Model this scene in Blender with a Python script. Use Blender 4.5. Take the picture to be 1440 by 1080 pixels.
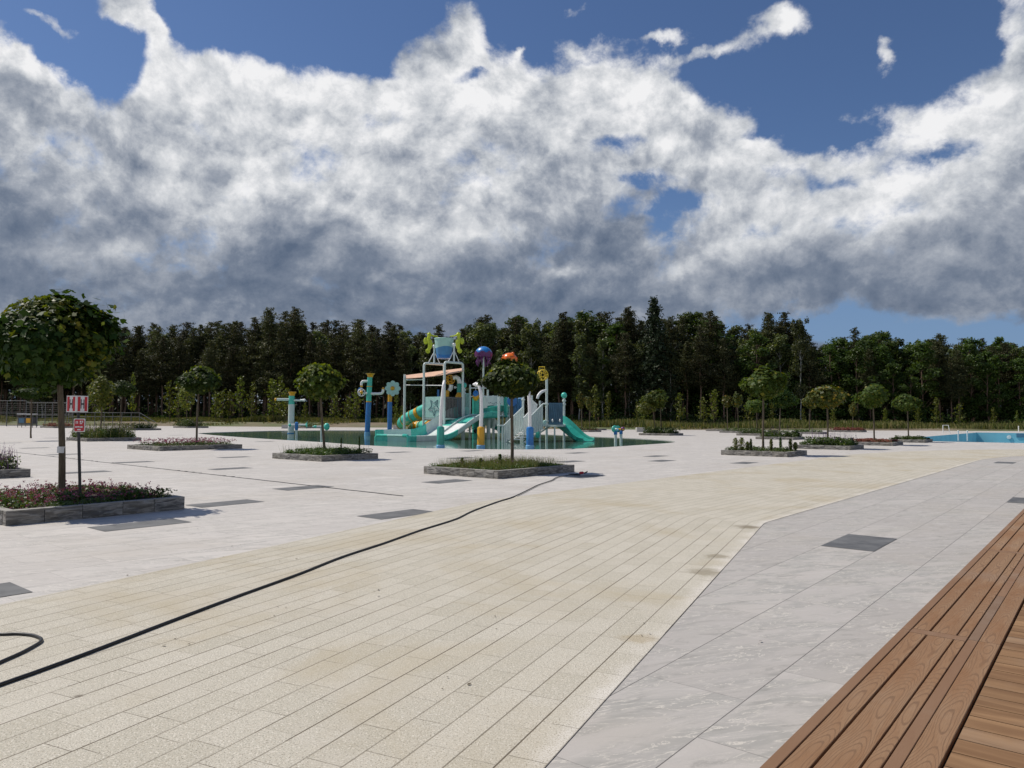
import bpy, bmesh, math, random
import numpy as np
from mathutils import Vector, Matrix, noise as mnoise
random.seed(7); RNG = np.random.default_rng(7)
for o in list(bpy.data.objects): bpy.data.objects.remove(o)
scene = bpy.context.scene
COL = scene.collection
PI = math.pi

# ------------------------------------------------------------------ camera
FPX = 1030.0; EYE = 1.58; ROLL = 0.0044; PITCH = math.atan(48.6/FPX)
cp_, sp_ = math.cos(PITCH), math.sin(PITCH)
cam_d = bpy.data.cameras.new('camera'); cam = bpy.data.objects.new('camera', cam_d); COL.objects.link(cam)
cam_d.sensor_width = 36; cam_d.lens = 36*FPX/1440; cam_d.clip_start = 0.05; cam_d.clip_end = 9000
cr, sr = math.cos(ROLL), math.sin(ROLL)
r0 = Vector((1, 0, 0)); u0 = Vector((0, -sp_, cp_)); f0 = Vector((0, cp_, sp_))
rx = r0*cr + u0*sr; ux = -r0*sr + u0*cr
m3 = Matrix((rx, ux, -f0)).transposed()
cam.matrix_world = Matrix.Translation((0, 0, EYE)) @ m3.to_4x4()
scene.camera = cam

def ray(px, py):
    x = (px-720)/FPX; y = (540-py)/FPX
    return rx*x + ux*y + f0
def G(px, py, z=0.0):
    d = ray(px, py); t = (z-EYE)/d.z
    return Vector((d.x*t, d.y*t, z))
def D(px, py, Y):
    d = ray(px, py); t = Y/d.y
    return Vector((d.x*t, Y, EYE+d.z*t))
TH = math.radians(39.35)
U = Vector((math.sin(TH), math.cos(TH), 0)); V = Vector((math.cos(TH), -math.sin(TH), 0))
def UV(u, v, z=0.0): return Vector((u*U.x+v*V.x, u*U.y+v*V.y, z))
def uvof(p): return (p.x*U.x+p.y*U.y, p.x*V.x+p.y*V.y)
ROTZ = PI/2-TH            # local x runs along U, local y along -V

# ------------------------------------------------------------------ light
SUN_AZ = math.radians(-68); SUN_EL = math.radians(55)       # azimuth measured from +Y towards +X
sd = Vector((math.sin(SUN_AZ)*math.cos(SUN_EL), math.cos(SUN_AZ)*math.cos(SUN_EL), math.sin(SUN_EL)))
ld = bpy.data.lights.new('sun', 'SUN'); ld.energy = 3.9; ld.angle = math.radians(0.5); ld.color = (1, 0.93, 0.83)
sun = bpy.data.objects.new('sun', ld); COL.objects.link(sun)
sun.rotation_euler = sd.to_track_quat('Z', 'Y').to_euler(); sun.location = (0, 0, 60)
scene.view_settings.view_transform = 'Standard'; scene.view_settings.look = 'None'
scene.view_settings.exposure = 0.14; scene.view_settings.gamma = 1

world = bpy.data.worlds.new('World'); scene.world = world; world.use_nodes = True
wn = world.node_tree; wn.nodes.clear()
class NT:
    """tiny node-graph helper"""
    def __init__(s, nt): s.nt = nt
    def n(s, t, **k):
        a = s.nt.nodes.new(t)
        for q, v in k.items(): setattr(a, q, v)
        return a
    def put(s, sock, v):
        if v is None: return
        if isinstance(v, bpy.types.NodeSocket): s.nt.links.new(v, sock)
        else:
            try: sock.default_value = v
            except Exception: sock.default_value = tuple(v)+(1,) if hasattr(v, '__len__') else (v, v, v)
    def m(s, op, a, b=None, c=None, clamp=False):
        x = s.n('ShaderNodeMath', operation=op, use_clamp=clamp)
        s.put(x.inputs[0], a); s.put(x.inputs[1], b); s.put(x.inputs[2], c)
        return x.outputs[0]
    def vm(s, op, a, b=None):
        x = s.n('ShaderNodeVectorMath', operation=op); s.put(x.inputs[0], a)
        if op == 'SCALE': s.put(x.inputs[3], b)
        else: s.put(x.inputs[1], b)
        return x.outputs['Value'] if op in ('LENGTH', 'DOT_PRODUCT', 'DISTANCE') else x.outputs[0]
    def sep(s, v):
        x = s.n('ShaderNodeSeparateXYZ'); s.put(x.inputs[0], v); return x.outputs
    def comb(s, a, b, c=0.0):
        x = s.n('ShaderNodeCombineXYZ'); s.put(x.inputs[0], a); s.put(x.inputs[1], b); s.put(x.inputs[2], c); return x.outputs[0]
    def noise(s, v, scale, detail=3, rough=.5, dist=0.0, dims='3D', lac=2.0):
        x = s.n('ShaderNodeTexNoise', noise_dimensions=dims); s.put(x.inputs['Vector'], v)
        for k, q in (('Scale', scale), ('Detail', detail), ('Roughness', rough), ('Distortion', dist), ('Lacunarity', lac)): s.put(x.inputs[k], q)
        return x.outputs['Fac']
    def wnoise(s, v, dims='3D'):
        x = s.n('ShaderNodeTexWhiteNoise', noise_dimensions=dims); s.put(x.inputs['Vector'], v); return x.outputs['Value'], x.outputs['Color']
    def ramp(s, f, lo, hi, a=0.0, b=1.0, smooth=True):
        x = s.n('ShaderNodeMapRange', interpolation_type='SMOOTHSTEP' if smooth else 'LINEAR')
        s.put(x.inputs['Value'], f); s.put(x.inputs['From Min'], lo); s.put(x.inputs['From Max'], hi)
        s.put(x.inputs['To Min'], a); s.put(x.inputs['To Max'], b); return x.outputs['Result']
    def mix(s, f, a, b, blend='MIX'):
        x = s.n('ShaderNodeMix', data_type='RGBA', blend_type=blend)
        s.put(x.inputs[0], f); s.put(x.inputs[6], a); s.put(x.inputs[7], b); return x.outputs[2]
    def bump(s, h, strength=.3, dist=.01):
        x = s.n('ShaderNodeBump'); s.put(x.inputs['Height'], h); s.put(x.inputs['Strength'], strength); s.put(x.inputs['Distance'], dist); return x.outputs[0]
w = NT(wn)
sky = w.n('ShaderNodeTexSky', sky_type='NISHITA', sun_disc=False, sun_elevation=SUN_EL, sun_rotation=SUN_AZ,
          air_density=1.0, dust_density=0.35, ozone_density=3.0, altitude=50)
tc = w.n('ShaderNodeTexCoord').outputs['Generated']
X_, Y_, Z_ = w.sep(tc)
az = w.m('ARCTAN2', X_, Y_); el = w.m('ARCSINE', Z_)
def ae(px, py):
    d = ray(px, py).normalized(); return math.atan2(d.x, d.y), math.asin(d.z)
vec = w.vm('MULTIPLY', tc, (1, 1, 1.15))
warp = w.noise(vec, 2.6, 4, .55)
warp2 = w.noise(w.vm('ADD', vec, (7.3, 1.1, 4.2)), 2.6, 4, .55)
wv = w.vm('ADD', vec, w.comb(w.m('MULTIPLY', w.m('SUBTRACT', warp, .5), .10), 0.0, w.m('MULTIPLY', w.m('SUBTRACT', warp2, .5), .10)))
big = w.noise(wv, 5.0, 3, .5, 0.0)
fine = w.noise(wv, 12, 13, .62, 0.0)
def billow(v, sc, det, ro):
    x = w.m('ABSOLUTE', w.m('SUBTRACT', w.m('MULTIPLY', w.noise(v, sc, det, ro), 2.0), 1.0)); return w.m('SQRT', w.m('MULTIPLY', x, 2.0, clamp=True))
off_s = (sd.x*.013, sd.y*.013, .021)
wvo = w.vm('ADD', wv, off_s)
def reln(sc, det, ro): return w.m('SUBTRACT', w.noise(wv, sc, det, ro), w.noise(wvo, sc, det, ro))
def voro(v, sc, det, ro):
    x = w.n('ShaderNodeTexVoronoi', feature='F1', normalize=True)
    for k_, q_ in (('Vector', v), ('Scale', sc), ('Detail', det), ('Roughness', ro)): w.put(x.inputs[k_], q_)
    return x.outputs['Distance']
jit = w.n('ShaderNodeTexNoise'); w.put(jit.inputs['Vector'], vec); jit.inputs['Scale'].default_value = 16; jit.inputs['Detail'].default_value = 8; jit.inputs['Roughness'].default_value = .6
pv = w.vm('ADD', wv, w.vm('SCALE', w.vm('SUBTRACT', jit.outputs['Color'], (.5, .5, .5)), .07))
pvo = w.vm('ADD', pv, off_s)
puff = w.m('SUBTRACT', voro(pvo, 8, 2, .5), voro(pv, 8, 2, .5))
relief = w.m('ADD', w.m('ADD', w.m('MULTIPLY', reln(4.5, 3, .5), 1.9), w.m('MULTIPLY', reln(15, 9, .66), 1.0)), w.m('MULTIPLY', puff, 1.35))
azw = w.m('ADD', az, w.m('MULTIPLY', w.m('SUBTRACT', w.noise(vec, 9, 8, .6), .5), .09)); elw = w.m('ADD', el, w.m('MULTIPLY', w.m('SUBTRACT', w.noise(w.vm('ADD', vec, (3, 8, 5)), 9, 8, .6), .5), .08))
def gauss(px, py, sx, sy, wt):
    a, e = ae(px, py)
    dx = w.m('MULTIPLY', w.m('SUBTRACT', azw, a), FPX/sx); dy = w.m('MULTIPLY', w.m('SUBTRACT', elw, e), FPX/sy)
    g = w.m('EXPONENT', w.m('MULTIPLY', w.m('ADD', w.m('MULTIPLY', dx, dx), w.m('MULTIPLY', dy, dy)), -1.0))
    return w.m('MULTIPLY', g, wt)
def addall(L, start):
    acc = start
    for g in L: acc = w.m('ADD', acc, gauss(*g))
    return acc
# height of the cloud bank above the horizon against azimuth
edge = [(-200, 60), (0, 72), (50, 100), (110, 112), (150, 150), (185, 130), (230, 62), (290, 62), (350, 78), (420, 92), (470, 85), (530, 100), (565, 70),
        (600, 60), (660, 45), (700, 78), (740, 84), (800, 84), (870, 82), (930, 98), (965, 118), (1000, 150), (1080, 172), (1130, 190), (1190, 175),
        (1250, 150), (1330, 138), (1400, 112), (1460, 80), (1700, 40)]
fc = w.n('ShaderNodeFloatCurve'); cm = fc.mapping; cu = cm.curves[0]
A0, A1, E1 = -0.85, 0.85, 0.8
pts = [((ae(x, y)[0]-A0)/(A1-A0), ae(x, y)[1]/E1) for x, y in edge]
cu.points[0].location = (0, pts[0][1]); cu.points[1].location = (1, pts[-1][1])
for p in pts: cu.points.new(*p)
cm.update()
w.put(fc.inputs[1], w.ramp(az, A0, A1, 0, 1, False))
bank = w.m('MULTIPLY', fc.outputs[0], E1)
cov = w.m('MULTIPLY', w.m('SUBTRACT', bank, elw), 15.0)
cov = w.m('MINIMUM', w.m('MAXIMUM', cov, -0.50), 0.44)
cov = addall([(165, 0, 34, 26, .75), (205, 38, 30, 26, .75), (300, 30, 70, 26, -.3), (1105, 30, 48, 32, .85), (70, 118, 90, 30, .50), (30, 92, 50, 20, .3), (1400, 440, 60, 16, .25), (925, 42, 52, 10, .50), (1000, 68, 44, 10, .50), (640, 30, 60, 30, .30), (810, 10, 40, 10, .45), (1440, 50, 34, 90, .85), (60, 30, 30, 8, .40), (1235, 75, 12, 16, .45), (735, 62, 8, 14, .4),
              (676, 108, 28, 14, -.55), (1320, 212, 60, 14, -.50), (935, 310, 26, 50, -.40), (960, 280, 40, 14, -.4), (900, 255, 40, 10, -.4), (160, 128, 14, 22, -.35), (1170, 200, 80, 18, -.40), (1180, 250, 70, 14, -.30), (1000, 240, 80, 14, -.22), (820, 215, 60, 12, -.18), (240, 225, 34, 10, -.28),
              (1300, 474, 190, 26, -.62), (1160, 466, 60, 26, -.5), (1040, 190, 60, 10, -.3), (1080, 240, 50, 10, -.3), (880, 290, 30, 12, -.25), (880, 200, 60, 12, -.35), (1100, 330, 50, 16, -.25), (70, 100, 40, 20, -.2), (560, 100, 30, 12, -.2), (990, 205, 60, 14, -.3)], cov)
nz = w.m('ADD', w.m('MULTIPLY', w.m('SUBTRACT', big, .5), .8), w.m('MULTIPLY', w.m('SUBTRACT', fine, .5), 1.6))
dens = w.m('ADD', cov, nz)
alpha = w.ramp(dens, -0.06, 0.32)
thick = w.ramp(dens, 0.05, 0.8)
br = addall([(300, 170, 260, 70, .10), (820, 140, 260, 60, .14), (640, 250, 120, 46, -.08), (280, 320, 180, 55, -.16), (60, 370, 130, 80, -.10), (330, 310, 60, 36, .16),
             (850, 320, 110, 45, -.20), (650, 330, 80, 26, .14), (700, 190, 120, 50, -.08), (480, 250, 70, 40, .08), (1250, 290, 160, 50, .14), (800, 378, 24, 9, .45), (965, 378, 40, 16, .40), (1090, 290, 40, 24, .22), (1240, 300, 50, 26, .26), (590, 270, 60, 24, .14), (380, 270, 60, 30, .12),
             (1020, 410, 70, 30, .12), (1250, 350, 160, 30, -.10), (1300, 180, 160, 36, .12), (130, 60, 200, 80, .08), (450, 415, 420, 34, -.14), (120, 437, 90, 9, .14), (1100, 440, 120, 26, -.06),
             (760, 425, 160, 40, -.10), (1060, 200, 200, 50, .06)], .0)
elr = w.ramp(el, ae(720, 440)[1], ae(720, 150)[1], -.36, .25, False)
br = w.m('ADD', w.m('ADD', br, elr), w.m('ADD', w.m('MULTIPLY', relief, w.ramp(el, ae(720, 430)[1], ae(720, 250)[1], .95, 1.35)), w.m('MULTIPLY', w.m('SUBTRACT', big, .5), -.40)))
br = w.m('ADD', br, w.m('MULTIPLY', w.m('SUBTRACT', 1.0, thick), .16))
br = w.m('ADD', br, w.ramp(Y_, .35, -.5, 0, .40))  # unseen clouds behind the camera brightened to raise the ambient light
br = w.ramp(w.m('ADD', w.m('MULTIPLY', br, .90), .54), 0.0, 1.0, 0, 1, False)
cr_ = w.n('ShaderNodeValToRGB'); w.put(cr_.inputs[0], br); e = cr_.color_ramp.elements
e[0].position = 0; e[0].color = (.095, .13, .195, 1); e[1].position = 1; e[1].color = (.80, .80, .81, 1)
for p, c in ((.25, (.165, .20, .265, 1)), (.5, (.31, .34, .395, 1)), (.75, (.55, .57, .60, 1))):
    q = e.new(p); q.color = c
skycol = w.mix(1.0, w.vm('SCALE', sky.outputs[0], .066), (.80, .90, 1.08, 1), 'MULTIPLY')
hz = w.ramp(el, 0.02, 0.35, .75, 0)
skycol = w.mix(hz, skycol, (.155, .25, .42, 1))
allc = w.mix(alpha, skycol, cr_.outputs[0])
bg = w.n('ShaderNodeBackground'); w.put(bg.inputs[0], allc); bg.inputs[1].default_value = 1.0
wo = w.n('ShaderNodeOutputWorld'); wn.links.new(bg.outputs[0], wo.inputs[0])
world.cycles.sampling_method = 'MANUAL'; world.cycles.sample_map_resolution = 512

# ------------------------------------------------------------------ materials
def newmat(name):
    m = bpy.data.materials.new(name); m.use_nodes = True
    t = NT(m.node_tree); b = m.node_tree.nodes['Principled BSDF']
    return m, t, b
def plain(name, col, rough=.5, var=.08, scale=6, metal=0.0, spec=.5, bump=0.0, dirt=0.0):
    m, t, b = newmat(name)
    tcn = t.n('ShaderNodeTexCoord').outputs['Object']
    nf = t.noise(tcn, scale, 4, .6)
    lo = tuple(c*(1-var*2.2) for c in col); hi = tuple(min(1, c*(1+var)) for c in col)
    c = t.mix(t.ramp(nf, .3, .7), lo+(1,), hi+(1,))
    if dirt:
        z = t.sep(tcn)[2]; nn = t.noise(t.vm('MULTIPLY', tcn, (9, 9, 1.2)), 1.0, 5, .6)
        c = t.mix(t.m('MULTIPLY', t.ramp(nn, .5, .75), dirt), c, (.28, .27, .24, 1))
    t.put(b.inputs['Base Color'], c); b.inputs['Roughness'].default_value = rough
    t.put(b.inputs['Roughness'], t.ramp(nf, .2, .8, max(.05, rough-.1), min(1, rough+.12)))
    b.inputs['Metallic'].default_value = metal; b.inputs['Specular IOR Level'].default_value = spec
    if bump: t.put(b.inputs['Normal'], t.bump(t.noise(tcn, scale*8, 4, .6), bump, .01))
    return m
def foliage(name, c1, c2, c3=None, trans=.25, rough=.55, spec=.25, frac=.06, vv=.2):
    m, t, b = newmat(name)
    rnd = t.n('ShaderNodeNewGeometry').outputs['Random Per Island']
    oi = t.n('ShaderNodeObjectInfo').outputs['Random']
    c = t.mix(rnd, c1+(1,), c2+(1,))
    if c3:
        r2 = t.wnoise(t.comb(rnd, .37, 0.0))[0]
        c = t.mix(t.ramp(r2, 1-frac*1.6, 1-frac*.4), c, c3+(1,))
    hs = t.n('ShaderNodeHueSaturation'); t.put(hs.inputs['Color'], c)
    t.put(hs.inputs['Value'], t.ramp(oi, 0, 1, 1-vv, 1+vv, False)); t.put(hs.inputs['Hue'], t.ramp(oi, 0, 1, .488, .512, False))
    c = hs.outputs[0]
    t.put(b.inputs['Base Color'], c); b.inputs['Roughness'].default_value = rough; b.inputs['Specular IOR Level'].default_value = spec
    if trans:
        tr = t.n('ShaderNodeBsdfTranslucent'); t.put(tr.inputs[0], t.mix(1.0, c, (1.5, 1.45, .5, 1), 'MULTIPLY'))
        mx = t.n('ShaderNodeMixShader'); mx.inputs[0].default_value = trans
        m.node_tree.links.new(b.outputs[0], mx.inputs[1]); m.node_tree.links.new(tr.outputs[0], mx.inputs[2])
        m.node_tree.links.new(mx.outputs[0], m.node_tree.nodes['Material Output'].inputs[0])
    return m

# --- stone paving (object coordinates: x along U, y along -V, metres)
TL, TW, TV0, TU0 = 1.237, 0.6175, 1.64, 4.08
def paving_mat(name, ca, cb, vein, jdark=.5):
    m, t, b = newmat(name)
    oc = t.n('ShaderNodeTexCoord').outputs['Object']; x, y, z = t.sep(oc)
    ry = t.m('DIVIDE', t.m('SUBTRACT', y, TV0), TW); row = t.m('FLOOR', ry)
    off = t.m('MULTIPLY', t.m('FLOORED_MODULO', row, 2.0), 0.5)
    cx = t.m('ADD', t.m('DIVIDE', t.m('SUBTRACT', x, TU0), TL), off); colm = t.m('FLOOR', cx)
    idv = t.comb(row, colm, 0.0); r, rc = t.wnoise(idv)
    fy = t.m('FRACT', ry); fx = t.m('FRACT', cx)
    ey = t.m('MULTIPLY', t.m('MINIMUM', fy, t.m('SUBTRACT', 1.0, fy)), TW)
    ex = t.m('MULTIPLY', t.m('MINIMUM', fx, t.m('SUBTRACT', 1.0, fx)), TL)
    wob = t.m('MULTIPLY', t.noise(oc, 3.0, 2), .0012)
    jy = t.ramp(ey, t.m('ADD', .0012, wob), t.m('ADD', .0036, wob), 1, 0)
    jx = t.m('MULTIPLY', t.ramp(ex, .001, .003, 1, 0), t.ramp(t.wnoise(t.comb(colm, row, 3.0))[0], .1, .9, .25, .9))
    j = t.m('MAXIMUM', jy, jx)
    sh = t.vm('ADD', oc, t.vm('SCALE', rc, 37.0))
    ro = t.n('ShaderNodeVectorRotate', rotation_type='Z_AXIS'); t.put(ro.inputs['Vector'], sh); ro.inputs['Angle'].default_value = .55
    st = t.vm('MULTIPLY', ro.outputs[0], (.8, 2.3, 1))
    mar = t.noise(st, .95, 7, .60, 1.5)
    mar2 = t.noise(st, 3.4, 9, .68, .8)
    c = t.mix(t.ramp(mar, .40, .60), ca+(1,), cb+(1,))
    c = t.mix(t.ramp(r, 0, 1, 0, .75), c, tuple(q*.80 for q in ca)+(1,))
    c = t.mix(t.ramp(mar2, .54, .68, 0, .65), c, tuple(q*.72 for q in cb)+(1,))
    c = t.mix(t.ramp(mar2, .46, .34, 0, .45), c, tuple(min(1, q*1.12) for q in ca)+(1,))
    vn = t.noise(t.vm('MULTIPLY', st, (1, 1.6, 1)), 1.7, 5, .6, 2.6)
    ridge = t.m('ABSOLUTE', t.m('SUBTRACT', vn, .5))
    c = t.mix(t.m('MULTIPLY', t.ramp(ridge, .0, .022, 1, 0), t.ramp(mar, .42, .56, 0, .8)), c, vein+(1,))
    fn = t.noise(oc, 160, 3, .7)
    c = t.mix(t.ramp(fn, .3, .7, 0, .12), c, (.24, .24, .24, 1))
    dn = t.noise(oc, .35, 5, .6)
    c = t.mix(t.ramp(dn, .48, .72, 0, .34), c, (.40, .36, .30, 1))
    c = t.mix(t.m('MULTIPLY', j, .82), c, (.075, .07, .065, 1))
    t.put(b.inputs['Base Color'], c)
    t.put(b.inputs['Roughness'], t.ramp(mar2, .3, .7, .5, .68)); b.inputs['Specular IOR Level'].default_value = .4
    h = t.m('SUBTRACT', t.m('MULTIPLY', mar2, .25), j)
    t.put(b.inputs['Normal'], t.bump(h, .35, .003))
    return m
M = {}
M['plaza'] = paving_mat('pale_stone_tiles', (.575, .543, .505), (.435, .418, .388), (.76, .71, .65))
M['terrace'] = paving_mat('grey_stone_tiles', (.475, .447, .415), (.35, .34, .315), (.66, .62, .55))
M['darktile'] = plain('charcoal_tile', (.125, .128, .130), .65, .16, 3)
# ---- path pavers, UV = (along, across) in metres
m, t, b = newmat('beige_granite_setts')
uvn = t.n('ShaderNodeUVMap', uv_map='UVMap').outputs[0]; s_, d_, _ = t.sep(uvn)
oc = t.n('ShaderNodeTexCoord').outputs['Object']
rw = t.m('DIVIDE', d_, .2063); row = t.m('FLOOR', rw); fr = t.m('FRACT', rw)
rr = t.wnoise(t.comb(row, 5.0, 0.0))[0]
PL = .42
cx = t.m('ADD', t.m('DIVIDE', s_, PL), t.m('MULTIPLY', rr, 7.0)); cc = t.m('FLOOR', cx); fx = t.m('FRACT', cx)
r, rc = t.wnoise(t.comb(row, cc, 0.0))
ey = t.m('MULTIPLY', t.m('MINIMUM', fr, t.m('SUBTRACT', 1.0, fr)), .2063)
ex = t.m('MULTIPLY', t.m('MINIMUM', fx, t.m('SUBTRACT', 1.0, fx)), PL)
jn = t.noise(oc, 6, 3, .6)
jw = t.m('ADD', .0024, t.m('MULTIPLY', jn, .0036))
jy = t.m('MULTIPLY', t.ramp(ey, t.m('MULTIPLY', jw, .6), t.m('MULTIPLY', jw, 1.5), 1, 0), t.ramp(t.wnoise(t.comb(t.m('ROUND', rw), t.m('FLOOR', t.m('DIVIDE', s_, 2.6)), 3.))[0], 0, 1, .5, 1))
jx = t.m('MULTIPLY', t.ramp(ex, .0010, .0030, 1, 0), t.ramp(t.noise(oc, 2.2, 3, .6), .40, .60, .30, .95))
j = t.m('MAXIMUM', jy, jx)
base = t.mix(r, (.448, .425, .355, 1), (.515, .490, .42, 1))
sp1 = t.noise(oc, 90, 3, .65); sp2 = t.noise(t.vm('ADD', oc, (3, 9, 1)), 115, 3, .65)
c = t.mix(t.ramp(sp1, .54, .64, 0, .75), base, (.72, .68, .60, 1))
c = t.mix(t.ramp(sp2, .55, .64, 0, .85), c, (.13, .115, .095, 1))
c = t.mix(t.ramp(t.noise(t.vm('ADD', oc, (1, 2, 8)), 330, 1, .5), .57, .66, 0, .5), c, (.37, .28, .17, 1))
st = t.noise(oc, .42, 6, .62, .5); c = t.mix(t.ramp(st, .47, .66, 0, .62), c, (.405, .35, .245, 1))
st2 = t.noise(t.vm('ADD', oc, (40, 3, 0)), .9, 5, .6, .6); c = t.mix(t.ramp(st2, .52, .72, 0, .45), c, (.52, .485, .42, 1))
dd = t.m('ADD', d_, t.m('MULTIPLY', t.m('SUBTRACT', t.noise(oc, 2.5, 5, .65), .5), .35))
sel = t.m('MULTIPLY', t.m('MULTIPLY', t.ramp(dd, .0, .16, 1, 0), t.ramp(t.noise(oc, 1.3, 4, .6), .38, .62, .25, .85)), t.ramp(sp2, .42, .60, 1, .25))
c = t.mix(sel, c, (.66, .63, .58, 1))
def spot(px, py, r, fac, col):
    g0 = G(px, py); v = t.vm('SUBTRACT', oc, (g0.x, g0.y, .008)); n_ = t.noise(oc, 7, 5, .7)
    dd_ = t.m('ADD', t.vm('LENGTH', v), t.m('MULTIPLY', t.m('SUBTRACT', n_, .5), r*1.6))
    return t.mix(t.ramp(dd_, r*.25, r, fac, 0), c, col)
c = spot(1053, 742, .26, .85, (.20, .17, .12, 1)); c = spot(1008, 783, .20, .65, (.22, .19, .13, 1)); c = spot(993, 806, .28, .65, (.22, .19, .13, 1))
c = spot(900, 900, .18, .4, (.30, .22, .10, 1)); c = spot(110, 981, .035, .7, (.12, .10, .08, 1)); c = spot(880, 668, 1.7, .3, (.40, .31, .18, 1))
c = t.mix(t.m('MULTIPLY', j, .92), c, (.10, .078, .055, 1))
t.put(b.inputs['Base Color'], c); b.inputs['Roughness'].default_value = .85; b.inputs['Specular IOR Level'].default_value = .2
t.put(b.inputs['Normal'], t.bump(t.m('SUBTRACT', t.m('MULTIPLY', sp1, .4), j), .5, .003))
M['path'] = m
# --- composite deck boards, UV = (along, across) metres, per-board offset baked in UV
def deck_mat(name, ca, cb, cd, grain=True):
    m, t, b = newmat(name)
    uvn = t.n('ShaderNodeUVMap', uv_map='UVMap').outputs[0]; s_, d_, _ = t.sep(uvn)
    rnd = t.n('ShaderNodeNewGeometry').outputs['Random Per Island']
    q = t.comb(t.m('ADD', s_, t.m('MULTIPLY', rnd, 53.0)), d_, t.m('MULTIPLY', rnd, 9.0))
    n1 = t.noise(t.vm('MULTIPLY', q, (1.0, 4.5, 1)), 1.0, 2, .45)
    yy = t.m('DIVIDE', d_, .07)
    f = t.m('ADD', t.m('ADD', t.m('MULTIPLY', t.m('MULTIPLY', yy, yy), .42), t.m('MULTIPLY', n1, 1.5)), t.m('MULTIPLY', s_, .42))
    n2 = t.noise(t.vm('MULTIPLY', q, (9, 60, 1)), 1.0, 4, .6)
    g = t.m('SINE', t.m('ADD', t.m('MULTIPLY', f, 84.0), t.m('MULTIPLY', n2, 2.4)))
    line = t.ramp(g, .45, 1.0)
    n3 = t.noise(t.vm('MULTIPLY', q, (1.1, 10, 1)), 1.0, 4, .6, .5)
    c = t.mix(t.ramp(n3, .34, .64), ca+(1,), cb+(1,))
    c = t.mix(t.ramp(rnd, 0, 1, .0, .35), c, tuple(v*.75 for v in ca)+(1,))
    c = t.mix(t.ramp(t.noise(q, 1.1, 5, .65), .5, .72, 0, .35), c, (.30, .25, .20, 1))
    fine = t.noise(t.vm('MULTIPLY', q, (14, 380, 1)), 1.0, 3, .6)
    c = t.mix(t.ramp(fine, .4, .75, 0, .35 if grain else .22), c, cd+(1,))
    if grain: c = t.mix(t.m('MULTIPLY', line, t.ramp(n3, .3, .7, .15, .55)), c, cd+(1,))
    t.put(b.inputs['Base Color'], c); b.inputs['Roughness'].default_value = .75; b.inputs['Specular IOR Level'].default_value = .2
    t.put(b.inputs['Normal'], t.bump(t.m('SUBTRACT', t.m('MULTIPLY', fine, .4), t.m('MULTIPLY', line, .5 if grain else 0.0)), .4, .002))
    return m
M['deck'] = deck_mat('grained_brown_composite', (.262, .142, .072), (.315, .20, .118), (.10, .056, .034))
M['deckx'] = deck_mat('streaked_brown_composite', (.19, .105, .052), (.31, .185, .095), (.10, .054, .028), False)
M['trim'] = deck_mat('smooth_brown_trim', (.22, .125, .072), (.25, .15, .09), (.18, .10, .058), False)
M['trimdark'] = deck_mat('darker_brown_trim', (.195, .125, .082), (.225, .148, .10), (.15, .095, .06), False)  # darker tone for a single trim piece
M['gap'] = plain('dark_underside', (.02, .014, .01), .9, .1)
# --- planter stone
m, t, b = newmat('split_face_grey_stone')
oc = t.n('ShaderNodeTexCoord').outputs['Object']; isl = t.n('ShaderNodeNewGeometry').outputs['Random Per Island']
q = t.vm('ADD', t.vm('MULTIPLY', oc, (1.6, 1.6, 9)), t.comb(t.m('MULTIPLY', isl, 30.0), 0.0, 0.0))
n1 = t.noise(q, 1.6, 7, .62, 1.5)
c = t.mix(t.ramp(n1, .38, .62), (.075, .073, .07, 1), (.33, .32, .30, 1))
c = t.mix(t.ramp(isl, 0, 1, 0, .45), c, (.25, .225, .18, 1))
c = t.mix(t.ramp(t.noise(q, 5, 6, .7, 1), .58, .7, 0, .7), c, (.05, .05, .052, 1))
zz = t.sep(oc)[2]
c = t.mix(t.m('MULTIPLY', t.ramp(zz, .198, .212, 0, .75), 1.0), c, (.33, .32, .29, 1))  # top rim lightened in the colour, as if lit from above
t.put(b.inputs['Base Color'], c); b.inputs['Roughness'].default_value = .8
t.put(b.inputs['Normal'], t.bump(n1, .9, .03))
M['stone'] = m
M['soil'] = plain('dark_soil', (.05, .036, .026), .95, .3, 14, bump=.6)
M['concrete'] = plain('pale_concrete', (.42, .41, .39), .8, .08, 8)
m, t, b = newmat('dry_ground')
oc = t.n('ShaderNodeTexCoord').outputs['Object']
n1 = t.noise(oc, .05, 6, .6); n2 = t.noise(oc, 1.2, 6, .7)
c = t.mix(t.ramp(n2, .35, .65), (.15, .115, .075, 1), (.20, .165, .11, 1)); c = t.mix(t.ramp(n1, .45, .6), c, (.10, .12, .045, 1))
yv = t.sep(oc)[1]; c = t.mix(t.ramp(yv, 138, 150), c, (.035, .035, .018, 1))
t.put(b.inputs['Base Color'], c); b.inputs['Roughness'].default_value = .95
M['ground'] = m
m, t, b = newmat('still_green_water')
oc = t.n('ShaderNodeTexCoord').outputs['Object']
b.inputs['Base Color'].default_value = (.07, .15, .12, 1); b.inputs['Roughness'].default_value = .07; b.inputs['IOR'].default_value = 1.33
t.put(b.inputs['Normal'], t.bump(t.noise(t.vm('MULTIPLY', oc, (1, 1, 1)), 1.6, 3, .5), .035, .02))
M['water'] = m
m, t, b = newmat('blue_pool_lining')
oc = t.n('ShaderNodeTexCoord').outputs['Object']
b.inputs['Roughness'].default_value = .45
t.put(b.inputs['Base Color'], t.mix(t.ramp(t.noise(oc, .6, 5, .6), .3, .7), (.16, .42, .52, 1), (.21, .50, .60, 1)))
M['pool'] = m
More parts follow.
